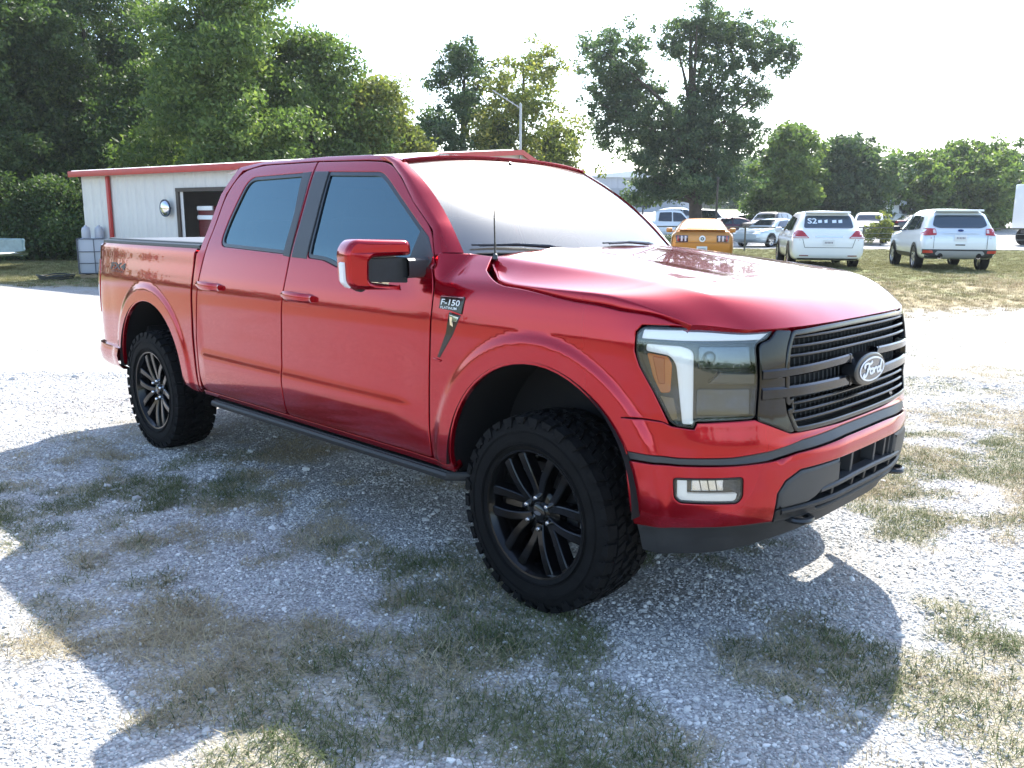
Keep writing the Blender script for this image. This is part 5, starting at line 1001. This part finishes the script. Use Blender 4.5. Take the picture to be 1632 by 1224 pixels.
class Car:
    def __init__(s, name, label, cat, st, pt, pos_, head, group=None, wheels=None, wr=.345, rimm=None, seed=0):
        s.root = empty(name, pos_, head, label, cat, group); mb = loft_car(st); s.body = obj('body', mb, pt, s.root, angle=50); s.bvh = BVHTree.FromPolygons([Vector(v) for v in mb.v], mb.f)
        s.st = np.array(st); W_ = max(r_[4] for r_ in st)
        for xw in wheels or ():
            for sy in (-1, 1):
                if True:
                    mb = MB(); A = []
                    for a in np.linspace(0, math.pi, 15):
                        A.append([(xw+q*math.cos(a), sy*(W_+.004 if q > .3 else W_+.003), wr+q*math.sin(a)) for q in (wr*.2, wr+.055)])
                    hit = s.hit_side; vs = []
                    P_ = [(xw+(wr+.055)*math.cos(a), wr+(wr+.055)*math.sin(a)) for a in np.linspace(0, math.pi, 15)]+[(xw-(wr+.055), .12), (xw+(wr+.055), .12)]
                    s.decal('wheel_arch', P_, 'y', sy, TRIM, .006, res=.12)
                wq = empty('wheel', (xw, sy*(W_-.10), wr), parent=s.root); obj('tyre', MB().lathe([(wr*.66, -.10), (wr*.90, -.112), (wr*.985, -.09), (wr, -.05), (wr, .05), (wr*.985, .09), (wr*.90, .112), (wr*.66, .10)], 26), RUB, wq)
                rm = MB().lathe([(wr*.68, -.10), (wr*.62, -.085), (wr*.6, 0), (wr*.62, .085), (wr*.68, .10)], 26)
                for k in range(5):
                    a = k*2*math.pi/5+seed; c_, s_ = math.cos(a), math.sin(a)
                    for o_ in (-1, 1):
                        rm.add([(c_*r_-s_*w_, o_*.092+0*h, s_*r_+c_*w_) for r_, w_, h in ((.0, -.05, 0), (wr*.64, -.028, 0), (wr*.64, .028, 0), (.0, .05, 0))], [(0, 1, 2, 3)])
                rm.lathe([(0, -.05), (wr*.6, -.05), (wr*.6, .05), (0, .05)], 18); obj('rim', rm, rimm or mat('alloy', (.5, .51, .53), rough=.25, metal=.8), wq, angle=30)
    def hit_side(s): pass
    def decal(s, name, poly, axis, sgn, m, o_=.006, parent=None, res=.06, thick=.0, rad=None):
        P = np.asarray(poly, float); P = rounded(P, rad, 3) if rad else P; P = P if area(P) > 0 else P[::-1]; P = dens(P, .05); V, T_ = fill2d(P, [], res); out = []
        for a, b in V:
            if axis == 'x': o0, d = Vector((sgn*8, a, b)), Vector((-sgn, 0, 0))
            elif axis == 'y': o0, d = Vector((a, sgn*4, b)), Vector((0, -sgn, 0))
            else: o0, d = Vector((a, b, 5)), Vector((0, 0, -1))
            h = s.bvh.ray_cast(o0, d)
            if h[0] is None: hh = s.bvh.find_nearest(o0+d*((8-2.3) if axis == 'x' else 3.1)); p_ = hh[0]; n_ = -d
            else: p_, n_ = h[0], h[1]
            if n_.dot(d) > 0: n_ = -n_
            out.append(p_+n_*o_+(-d)*o_*.5)
        mb = MB().add(out, [tuple(t_) for t_ in T_]); ob = obj(name, mb, m, parent or s.root, fix=False)
        f0 = ob.data.polygons[0].normal if len(ob.data.polygons) else Vector((0, 0, 1)); ref = Vector((sgn, 0, 0)) if axis == 'x' else Vector((0, sgn, 0)) if axis == 'y' else Vector((0, 0, 1))
        if sum(p_.normal.dot(ref) for p_ in ob.data.polygons) < 0: ob.data.flip_normals()
        return ob
    def pair(s, name, poly, m, **k):
        for sg in (1, -1): s.decal(name, [(sg*a, b) for a, b in poly], 'x', -1, m, **k)
    def sides(s, name, poly, m, **k):
        for sg in (1, -1): s.decal(name, poly, 'y', sg, m, **k)
    def mirrors(s, x_, z_, W_, m):
        for sg in (1, -1): o = obj('door_mirror', MB().box((0, 0, 0), (.12, .20, .15), bev=.045).box((.02, -sg*.12, -.03), (.06, .12, .05), bev=.015), m, s.root); o.location = (x_, sg*(W_+.10), z_)
def stand(px, D): x_, y_ = DL(D, (px-816)/FPX*D); return (x_, y_, float(zg(x_, y_))-.01)
WP = paint('white_car_paint', (.80, .81, .82), metal=0, rough=.35); SP = paint('silver_car_paint', (.66, .71, .76), metal=.25, rough=.35); OP = paint('gold_car_paint', (.50, .20, .03), metal=.45, rough=.35)
PLATE = mat('licence_plate', (.72, .73, .74), rough=.4); PMARK = mat('plate_marks', (.25, .22, .25), rough=.5)
def plate(c, y0, z0, w_=.155, h_=.078):
    p_ = c.decal('licence_plate', [(y0-w_, z0-h_), (y0+w_, z0-h_), (y0+w_, z0+h_), (y0-w_, z0+h_)], 'x', -1, PLATE, .012, rad=.015)
    for k in range(6): c.decal('plate_mark', [(y0-.105+.037*k, z0-.025), (y0-.083+.037*k, z0-.025), (y0-.083+.037*k, z0+.025), (y0-.105+.037*k, z0+.025)], 'x', -1, PMARK, .015, parent=p_)
# rear axle sits at x = 0.9 ahead of the tail (x = 0), nose at +x; the car's origin is its tail
# --- gold coupe
c = Car('gold_coupe', 'gold orange muscle coupe with white striped tail lamps seen from behind', 'car', [(0, .42, .82, .86, .76, .66), (.03, .30, .86, .99, .86, .74), (.12, .24, .90, 1.045, .905, .76), (.35, .20, .93, 1.06, .935, .74), (.62, .20, .94, 1.09, .94, .70), (.95, .20, .95, 1.20, .94, .62), (1.4, .20, .95, 1.345, .94, .57), (1.9, .20, .95, 1.40, .935, .565), (2.35, .2, .95, 1.385, .93, .57), (2.8, .2, .95, 1.24, .93, .62), (3.2, .2, .94, 1.02, .93, .70), (4.0, .2, .88, .93, .93, .74), (4.6, .22, .78, .82, .88, .70), (4.76, .35, .62, .68, .78, .6)], OP, stand(1114, 26.0), HEAD, 'cars parked along the meadow', wheels=(.98, 3.70), wr=.345, rimm=SATIN)
c.decal('rear_window', [(.68, .50), (1.30, .47), (1.30, -.47), (.68, -.50)], 'z', 1, GLD, .008, rad=.08)
for sg in (1, -1):
    tl = c.decal('tail_light', [(sg*.42, .70), (sg*.76, .70), (sg*.79, .90), (sg*.42, .90)], 'x', -1, mat('smoked_lamp', (.05, .008, .02), rough=.15, coat=1), .010, rad=.02)
    for k in range(3): c.decal('lamp_bar', [(sg*(.47+.11*k), .73), (sg*(.52+.11*k), .73), (sg*(.52+.11*k), .88), (sg*(.47+.11*k), .88)], 'x', -1, mat('pale_red_bar', (.75, .62, .66), rough=.3) if k < 2 else REDL, .014, parent=tl)
cir = lambda r_, y0, z0: [(y0+r_*math.cos(a), z0+r_*math.sin(a)) for a in np.linspace(0, 2*math.pi, 17)[:-1]]
e_ = c.decal('deck_emblem', cir(.095, 0, .80), 'x', -1, WHT, .012); c.decal('emblem_core', cir(.05, 0, .80), 'x', -1, SATIN, .016, parent=e_); c.decal('emblem_dot', cir(.022, 0, .80), 'x', -1, WHT, .019, parent=e_)
plate(c, 0, .50); c.decal('lower_valance', [(-.80, .24), (.80, .24), (.84, .36), (-.84, .36)], 'x', -1, TRIM, .009); c.decal('deck_lid_line', [(-.80, .675), (.80, .675), (.80, .685), (-.80, .685)], 'x', -1, TRIM, .008); c.sides('side_window', [(1.55, 1.0), (2.75, 1.0), (2.3, 1.30), (1.75, 1.31)], GLD, o_=.008, rad=.05); c.mirrors(2.75, 1.02, .92, OP)
obj('rear_spoiler', MB().box((.10, 0, 1.065), (.20, 1.36, .035), bev=.015), OP, c.root); obj('windscreen_panel', MB().add([(2.42, -.55, 1.375), (2.42, .55, 1.375), (3.12, .66, 1.06), (3.12, -.66, 1.06)], [(0, 1, 2, 3)]), GLD, c.root, smooth=False)
# --- white crossover
c = Car('white_crossover', 'white crossover with white writing across its rear window', 'car', [(0, .42, .80, .86, .80, .70), (.03, .34, .86, .98, .90, .76), (.10, .28, .92, 1.06, .94, .76), (.22, .25, .96, 1.16, .95, .74), (.40, .24, 1.0, 1.36, .955, .70), (.60, .24, 1.0, 1.54, .955, .655), (.80, .24, 1.0, 1.585, .955, .64), (1.5, .24, 1.0, 1.62, .955, .64), (2.3, .24, .99, 1.62, .95, .64), (2.9, .24, .98, 1.50, .95, .66), (3.6, .24, .97, 1.12, .94, .74), (4.3, .24, .90, .96, .92, .76), (4.75, .3, .74, .8, .84, .66), (4.8, .4, .62, .66, .76, .6)], WP, stand(1313, 24.0), HEAD, 'cars parked along the meadow', wheels=(1.05, 3.82), wr=.36)
rw_ = c.decal('rear_window', [(-.66, 1.13), (.66, 1.13), (.60, 1.47), (-.60, 1.47)], 'x', -1, mat('sky_glass', (.03, .05, .07), rough=.04, coat=1), .008, rad=.06)
V_, F_ = text_mesh('S2', 1, 0, .02); lo, hi = V_.min(0), V_.max(0); u = (V_-lo)/(hi-lo); CH = mat('window_chalk', (.75, .80, .85), rough=.6)
def chalk(pts2, fs_):
    out = []
    for a, b in pts2: h = c.bvh.ray_cast(Vector((-8, a, b)), Vector((1, 0, 0))); out.append(h[0]+Vector((-.014, 0, .006)))
    return MB().add(out, fs_)
obj('window_lettering', chalk([(.55-.25*q[0], 1.25+.15*q[1]) for q in u], F_), CH, rw_, smooth=False)
for k, (y0, w_) in enumerate(((.22, .10), (.06, .08), (-.16, .11), (-.32, .10))): obj('window_lettering', chalk(*(lambda P: ([(a, b) for a, b in P], [(0, 1, 2, 3)]))([(y0+w_/2, 1.27), (y0-w_/2, 1.275), (y0-w_/2, 1.355+.01*(k % 2)), (y0+w_/2, 1.345)])), CH, rw_, smooth=False)
obj('rear_wiper', MB().tube([(.30, .02, 1.165), (.265, -.22, 1.18)], .012, 5), SATIN, c.root)
for sg in (1, -1):
    tl = c.decal('tail_light', [(sg*.52, .86), (sg*.94, .86), (sg*.95, .97), (sg*.82, 1.07), (sg*.70, 1.06)], 'x', -1, REDL, .012, rad=.02); c.decal('lamp_lower', [(sg*.56, .87), (sg*.93, .87), (sg*.93, .90), (sg*.58, .90)], 'x', -1, mat('pale_lens', (.7, .55, .56), rough=.2), .017, parent=tl)
    c.decal('reflector', [(sg*.52, .37), (sg*.76, .37), (sg*.76, .40), (sg*.52, .40)], 'x', -1, mat('dim_red', (.25, .10, .10), rough=.3), .010)
plate(c, 0, .74); c.decal('garnish', [(-.36, .885), (.36, .885), (.36, .915), (-.36, .915)], 'x', -1, CHR, .010); c.decal('hatch_line', [(-.62, .60), (.62, .60), (.62, .612), (-.62, .612)], 'x', -1, TRIM, .007); c.decal('bumper_underside', [(-.78, .28), (.78, .28), (.82, .315), (-.82, .315)], 'x', -1, TRIM, .008)
for sg in (1, -1): c.decal('hatch_line', [(sg*.62, .60), (sg*.632, .60), (sg*.70, .84), (sg*.688, .84)], 'x', -1, TRIM, .007)
for P_ in ([(.85, 1.08), (1.45, 1.05), (1.45, 1.42), (1.05, 1.40)], [(1.52, 1.05), (2.35, 1.03), (2.35, 1.46), (1.52, 1.44)], [(2.42, 1.03), (3.35, 1.02), (2.95, 1.30), (2.42, 1.45)]): c.sides('side_window', P_, GLD, o_=.008, rad=.04)
c.mirrors(3.1, 1.06, .93, WP); obj('windscreen_panel', MB().add([(2.95, -.60, 1.47), (2.95, .60, 1.47), (3.55, .70, 1.13), (3.55, -.70, 1.13)], [(0, 1, 2, 3)]), GLD, c.root, smooth=False); obj('spoiler', MB().box((.55, 0, 1.565), (.30, 1.2, .05), bev=.02), WP, c.root)
for xw in (1.05, 3.82): pass
# --- silver crossover
c = Car('silver_crossover', 'pale silver crossover with black lower bumper and twin exhausts', 'car', [(0, .48, .84, .90, .80, .72), (.03, .40, .90, 1.0, .89, .78), (.09, .36, .96, 1.10, .925, .77), (.18, .34, 1.0, 1.20, .935, .75), (.34, .33, 1.04, 1.42, .94, .70), (.52, .33, 1.05, 1.60, .94, .65), (.75, .33, 1.05, 1.645, .94, .635), (1.5, .33, 1.04, 1.68, .935, .63), (2.2, .33, 1.03, 1.67, .93, .63), (2.75, .33, 1.02, 1.54, .93, .66), (3.35, .33, 1.01, 1.18, .92, .74), (4.1, .33, .96, 1.02, .90, .76), (4.48, .36, .8, .86, .82, .66), (4.53, .45, .68, .72, .74, .6)], SP, stand(1520, 23.2), HEAD+R(-1), 'cars parked along the meadow', wheels=(.93, 3.62), wr=.36)
c.decal('rear_window', [(-.52, 1.16), (-.68, 1.22), (-.60, 1.50), (.60, 1.50), (.68, 1.22), (.52, 1.16)], 'x', -1, mat('sky_glass', ()), .008, rad=.06)
for sg in (1, -1):
    tl = c.decal('tail_light', [(sg*.60, .98), (sg*.90, .96), (sg*.92, 1.06), (sg*.86, 1.16), (sg*.62, 1.14)], 'x', -1, REDL, .012, rad=.025); c.decal('reverse_lens', [(sg*.62, 1.02), (sg*.69, 1.02), (sg*.69, 1.11), (sg*.63, 1.12)], 'x', -1, mat('pale_lens', ()), .017, parent=tl)
    c.decal('reflector', [(sg*.66, .50), (sg*.90, .50), (sg*.90, .575), (sg*.68, .57)], 'x', -1, REDL, .014, rad=.015); c.decal('exhaust_shadow', cir(.07, sg*.48, .43), 'x', -1, DARK, .020); o = obj('exhaust_tip', MB().lathe([(.05, 0), (.06, 0), (.06, .14), (.05, .14)], 14, axis='y'), CHR, c.root); o.location = (.02, sg*.48, .41); o.rotation_euler = (0, 0, R(-90))  # the dark disc at each exhaust tip is shade painted on the bumper
c.decal('lower_bumper', [(-.90, .37), (.90, .37), (.92, .60), (-.92, .60)], 'x', -1, TRIM, .009); c.decal('skid_plate', [(-.44, .38), (.44, .38), (.62, .48), (.56, .56), (-.56, .56), (-.62, .48)], 'x', -1, mat('skid_grey', (.28, .28, .27), rough=.4), .014, rad=.03); c.decal('hatch_ledge', [(-.46, 1.01), (.46, 1.01), (.40, 1.04), (-.40, 1.04)], 'x', -1, SP, .030); plate(c, 0, .90); c.decal('tailgate_handle', [(-.12, .705), (.12, .705), (.12, .735), (-.12, .735)], 'x', -1, TRIM, .010); c.decal('hatch_emblem', [(.075*math.cos(a), 1.095+.03*math.sin(a)) for a in np.linspace(0, 6.283, 15)[:-1]], 'x', -1, mat('badge_blue', (.02, .04, .14), rough=.2), .012)
for sg in (1, -1): c.decal('hatch_line', [(sg*.655, .62), (sg*.665, .62), (sg*.665, .96), (sg*.655, .96)], 'x', -1, TRIM, .007)
c.sides('sill_cladding', [(1.36, .34), (3.18, .34), (3.18, .47), (1.36, .47)], TRIM, o_=.008)
for P_ in ([(.72, 1.14), (1.25, 1.10), (1.25, 1.46), (.95, 1.45)], [(1.32, 1.10), (2.15, 1.08), (2.15, 1.50), (1.32, 1.49)], [(2.22, 1.08), (3.12, 1.07), (2.72, 1.38), (2.22, 1.50)]): c.sides('side_window', P_, GLD, o_=.008, rad=.04)
c.mirrors(2.95, 1.12, .91, TRIM); obj('windscreen_panel', MB().add([(2.80, -.60, 1.52), (2.80, .60, 1.52), (3.32, .70, 1.19), (3.32, -.70, 1.19)], [(0, 1, 2, 3)]), GLD, c.root, smooth=False); obj('spoiler', MB().box((.46, 0, 1.625), (.30, 1.2, .05), bev=.02), SP, c.root)
# --- cars far behind the fence
ST = {'sedan': [(0, .4, .8, .9, .7, .6), (.1, .28, .85, 1.0, .86, .7), (.7, .22, .92, 1.05, .9, .68), (1.3, .22, .94, 1.36, .9, .58), (2.0, .22, .94, 1.44, .9, .58), (2.6, .22, .93, 1.36, .9, .6), (3.3, .22, .9, 1.0, .9, .7), (4.2, .24, .78, .84, .86, .7), (4.6, .4, .62, .68, .74, .6)],
      'suv': [(0, .45, .9, 1.0, .8, .7), (.08, .38, 1.0, 1.2, .9, .74), (.4, .34, 1.05, 1.62, .93, .68), (1.2, .34, 1.06, 1.74, .94, .66), (2.3, .34, 1.05, 1.72, .93, .66), (3.1, .34, 1.04, 1.2, .92, .76), (4.2, .36, 1.0, 1.06, .9, .78), (4.6, .5, .75, .8, .78, .66)],
      'pickup': [(0, .5, .9, 1.1, .9, .86), (.05, .45, 1.0, 1.18, .93, .88), (1.9, .4, 1.05, 1.2, .95, .88), (2.0, .4, 1.1, 1.75, .95, .68), (2.5, .4, 1.1, 1.86, .95, .68), (3.4, .4, 1.1, 1.84, .95, .68), (4.0, .4, 1.1, 1.28, .95, .8), (5.2, .42, 1.05, 1.12, .93, .8), (5.5, .55, .8, .86, .84, .7)],
      'van': [(0, .4, 1.2, 1.9, .92, .82), (.06, .3, 1.25, 2.35, .98, .84), (1.5, .3, 1.25, 2.45, .99, .84), (3.6, .3, 1.25, 2.4, .99, .84), (4.4, .3, 1.2, 1.5, .97, .84), (5.2, .32, .95, 1.1, .93, .8), (5.4, .45, .8, .85, .84, .7)]}
WIN = {'sedan': [[(1.0, 1.0), (1.75, .99), (1.75, 1.34), (1.3, 1.31)], [(1.82, .99), (3.0, .98), (2.6, 1.28), (1.82, 1.35)]], 'suv': [[(.5, 1.14), (1.2, 1.12), (1.2, 1.6), (.6, 1.55)], [(1.27, 1.12), (2.0, 1.12), (2.0, 1.62), (1.27, 1.61)], [(2.07, 1.12), (2.95, 1.12), (2.5, 1.52), (2.07, 1.62)]], 'pickup': [[(2.1, 1.2), (2.9, 1.18), (2.9, 1.72), (2.2, 1.7)], [(2.97, 1.18), (3.9, 1.18), (3.45, 1.66), (2.97, 1.72)]], 'van': [[(3.1, 1.35), (4.3, 1.3), (4.0, 1.85), (3.1, 2.0)]]}
def far_car(kind, name, label, px, D, turn, pt, seed=0):
    c = Car(name, label, 'van' if kind == 'van' else 'pickup truck' if kind == 'pickup' else 'car', ST[kind], pt, stand(px, D), HEAD+R(turn), 'vehicles parked beyond the fence', wheels=((.85, 3.55) if kind != 'pickup' else (1.1, 4.6)), wr=.34, seed=seed)
    for P_ in WIN[kind]: c.sides('side_window', P_, GLD, o_=.012, rad=.05)
    z0, z1, w_ = {'sedan': (1.06, 1.34, .52), 'suv': (1.22, 1.58, .6), 'pickup': (1.28, 1.74, .6), 'van': (1.45, 2.1, .62)}[kind]
    c.decal('rear_window', [(-w_, z0), (w_, z0), (w_*.93, z1), (-w_*.93, z1)], 'x', -1, GLD, .012, rad=.05); c.decal('windscreen', [(-w_*1.08, z0+.02), (w_*1.08, z0+.02), (w_*.95, z1), (-w_*.95, z1)], 'x', 1, GLD, .012, rad=.05)
    for sg in (1, -1): c.decal('tail_light', [(sg*.62, .8), (sg*.82, .8), (sg*.82, .98), (sg*.62, .98)], 'x', -1, REDL, .012); c.decal('headlight', [(sg*.5, .66), (sg*.8, .66), (sg*.8, .78), (sg*.5, .78)], 'x', 1, DRL, .012)
    return c
DKP = paint('dark_car_paint', (.02, .025, .035), metal=.3); GRP = paint('grey_car_paint', (.34, .36, .38), metal=.5); PBP = paint('pale_blue_paint', (.5, .58, .62), metal=.3); WNP = paint('wine_paint', (.08, .01, .03), metal=.3)
far_car('sedan', 'parked_sedan', 'grey sedan standing side on beyond the gold coupe', 1178, 55, -62, GRP, 1); far_car('sedan', 'parked_sedan', 'dark wine sedan whose roof shows over the gold coupe', 1110, 54, -75, WNP, 2); far_car('suv', 'parked_suv', 'dark blue off roader with its nose towards the meadow', 1240, 56, 150, DKP, 3); far_car('sedan', 'parked_sedan', 'pale blue sedan nosing towards the fence beside the white crossover', 1262, 46, 140, PBP, 4)
far_car('pickup', 'parked_pickup', 'white pickup with dark windows under the oak', 985, 52, -80, WP, 5); far_car('pickup', 'parked_pickup', 'dark pickup cab between the oak and the white pickup', 1050, 60, -85, DKP, 6); far_car('van', 'parked_van', 'tall white van behind the roof of the white crossover', 1275, 74, -80, WP, 7); far_car('van', 'parked_van', 'white van parked between the two crossovers', 1352, 72, -84, WP, 8); far_car('suv', 'parked_suv', 'white off roader beside the bush between the crossovers', 1378, 52, 165, WP, 9)
far_car('sedan', 'parked_sedan', 'small white sedan side on under the oak beyond the gold coupe', 1140, 66, -70, WP, 11); far_car('suv', 'parked_suv', 'grey off roader far behind the pale blue sedan', 1215, 70, -76, GRP, 12); far_car('sedan', 'parked_sedan', 'dark sedan far behind the bush between the crossovers', 1408, 66, -72, DKP, 13); far_car('suv', 'parked_suv', 'silver off roader far out beside the blue board sign', 1040, 72, -78, PBP, 14)
tr0 = stand(1668, 47); trl = empty('box_trailer', tr0, HEAD+R(-78), 'white box trailer at the edge of the lot by the far wood', 'trailer'); obj('box', MB().box((2, 0, 2.1), (7.5, 2.4, 2.4), bev=.04), WP, trl); obj('chassis', MB().box((2, 0, .78), (7.3, .9, .2)), TRIM, trl, smooth=False)
for xw in (-1.0, 0.1):
    for sy in (-1, 1): wq = obj('wheel', MB().lathe([(0, -.08), (.25, -.1), (.45, -.13), (.5, -.09), (.5, .09), (.45, .13), (.25, .1), (0, .08)], 24), RUB, trl); wq.location = (xw, sy*1.05, .5)
for sy in (-.9, .9): obj('landing_leg', MB().box((5.0, sy, .45), (.12, .12, .9)), TRIM, trl, smooth=False)
# ============================================================ fence, sign, pole, warehouse, bush
fz = empty('wire_fence', (0, 0, 0), 0, 'low wire fence with slim posts crossing the meadow', 'fence'); GALV = mat('galvanised', ())
FP = [(D, L) for D, L in zip(np.linspace(39.5, 35.2, 13), np.linspace(-2, 27, 13))]; tops = []
for D, L in FP:
    x_, y_ = DL(D, L); z_ = float(zg(x_, y_)); tops.append((x_, y_, z_)); obj('post', MB().tube([(x_, y_, z_-.1), (x_, y_, z_+1.08)], .036, 6), mat('rust_post', (.10, .09, .07), rough=.7), fz)
obj('top_rail', MB().tube([(a, b, c_+1.03) for a, b, c_ in tops], .032, 6), mat('rust_post', ()), fz)
for h_ in (.15, .36, .57, .8): obj('wire', MB().tube([(a, b, c_+h_) for a, b, c_ in tops], .007, 4), GALV, fz)
x_, y_, z_ = stand(1019, 70); sg_ = empty('yard_sign', (x_, y_, z_), YAW, 'dark blue board sign on a single post near the warehouse', 'sign'); obj('sign_post', MB().tube([(0, 0, 0), (0, 0, 1.8)], .06, 8), TRIM, sg_); obj('sign_board', MB().box((-.05, 0, 2.05), (.06, 1.25, .5), bev=.01), mat('sign_blue', (.03, .04, .09), rough=.5), sg_)
x_, y_, z_ = stand(1134, 49); ul = empty('utility_pole', (x_, y_, z_), YAW, 'slim dark pole standing under the oak crown', 'pole'); obj('pole', MB().tube([(0, 0, -.2), (0, 0, 3.6)], [.07, .055], 8), BARK, ul); obj('pole_cap', MB().lathe([(.075, 3.55), (.075, 3.64), (0, 3.66)], 10, axis='z'), TRIM, ul)
x_, y_, z_ = stand(1010, 118); wh = empty('warehouse', (x_, y_, z_), YAW+R(14), 'large pale grey warehouse behind the oak', 'warehouse'); WHM = mat('warehouse_grey', (.42, .43, .46), rough=.6, noise=.05)
obj('walls', MB().box((6, 0, 2.2), (12, 16, 4.4)), WHM, wh, smooth=False); obj('roof', MB().add([(-.3, -8.4, 4.4), (12.3, -8.4, 4.4), (12.3, 0, 5.4), (-.3, 0, 5.4), (-.3, 8.4, 4.4), (12.3, 8.4, 4.4)], [(0, 1, 2, 3), (3, 2, 5, 4), (0, 3, 4), (1, 5, 2)]), ROOFW, wh, smooth=False)
for k in range(20): obj('wall_rib', MB().box((-.03, -7.8+.82*k, 2.2), (.06, .08, 4.4)), WHM, wh, smooth=False)
for y_ in (-4.5, 2.5): obj('roller_door', MB().box((-.05, y_, 1.5), (.05, 2.6, 3.0)), mat('roller_grey', (.3, .32, .35), rough=.5), wh, smooth=False)
x_, y_, z_ = stand(1393, 47); tree('shrub', 'pale leafy bush beside the silver crossover nose', (x_, y_, z_), [(0, 0, .8, .7, .7, .7), (.3, .4, .6, .6, .6, .55), (-.3, -.4, .7, .6, .6, .6), (0, .1, 1.3, .5, .5, .5)], 'gold', leaves=3500, per=30, cr=.25, ls=.07, trunk=.05, seed=44, group='bushes along the fence')
x_, y_, z_ = DL(41, 8.3)[0], DL(41, 8.3)[1], 0; z_ = float(zg(x_, y_)); tree('shrub', 'low weedy bush between the gold coupe and the white crossover', (x_, y_, z_), [(0, 0, .35, .9, .9, .35), (.7, .7, .3, .8, .8, .3), (-.7, -.7, .3, .8, .8, .3)], 'cool', leaves=3500, per=30, cr=.22, ls=.06, trunk=.03, seed=45, group='bushes along the fence')
# ============================================================ the warm-day air
hz = MB().box((0, 0, 12), (4200, 4200, 34)); hm = bpy.data.materials.new('pale_air'); hm.use_nodes = True; ht = hm.node_tree; ht.nodes.remove(ht.nodes['Principled BSDF'])
hv = ht.nodes.new('ShaderNodeVolumePrincipled'); hv.inputs['Color'].default_value = (.86, .92, 1, 1); hv.inputs['Density'].default_value = .00032; hv.inputs['Anisotropy'].default_value = .35; ht.links.new(hv.outputs[0], ht.nodes['Material Output'].inputs['Volume'])
tag(obj('haze', hz, hm, smooth=False), kind='stuff')
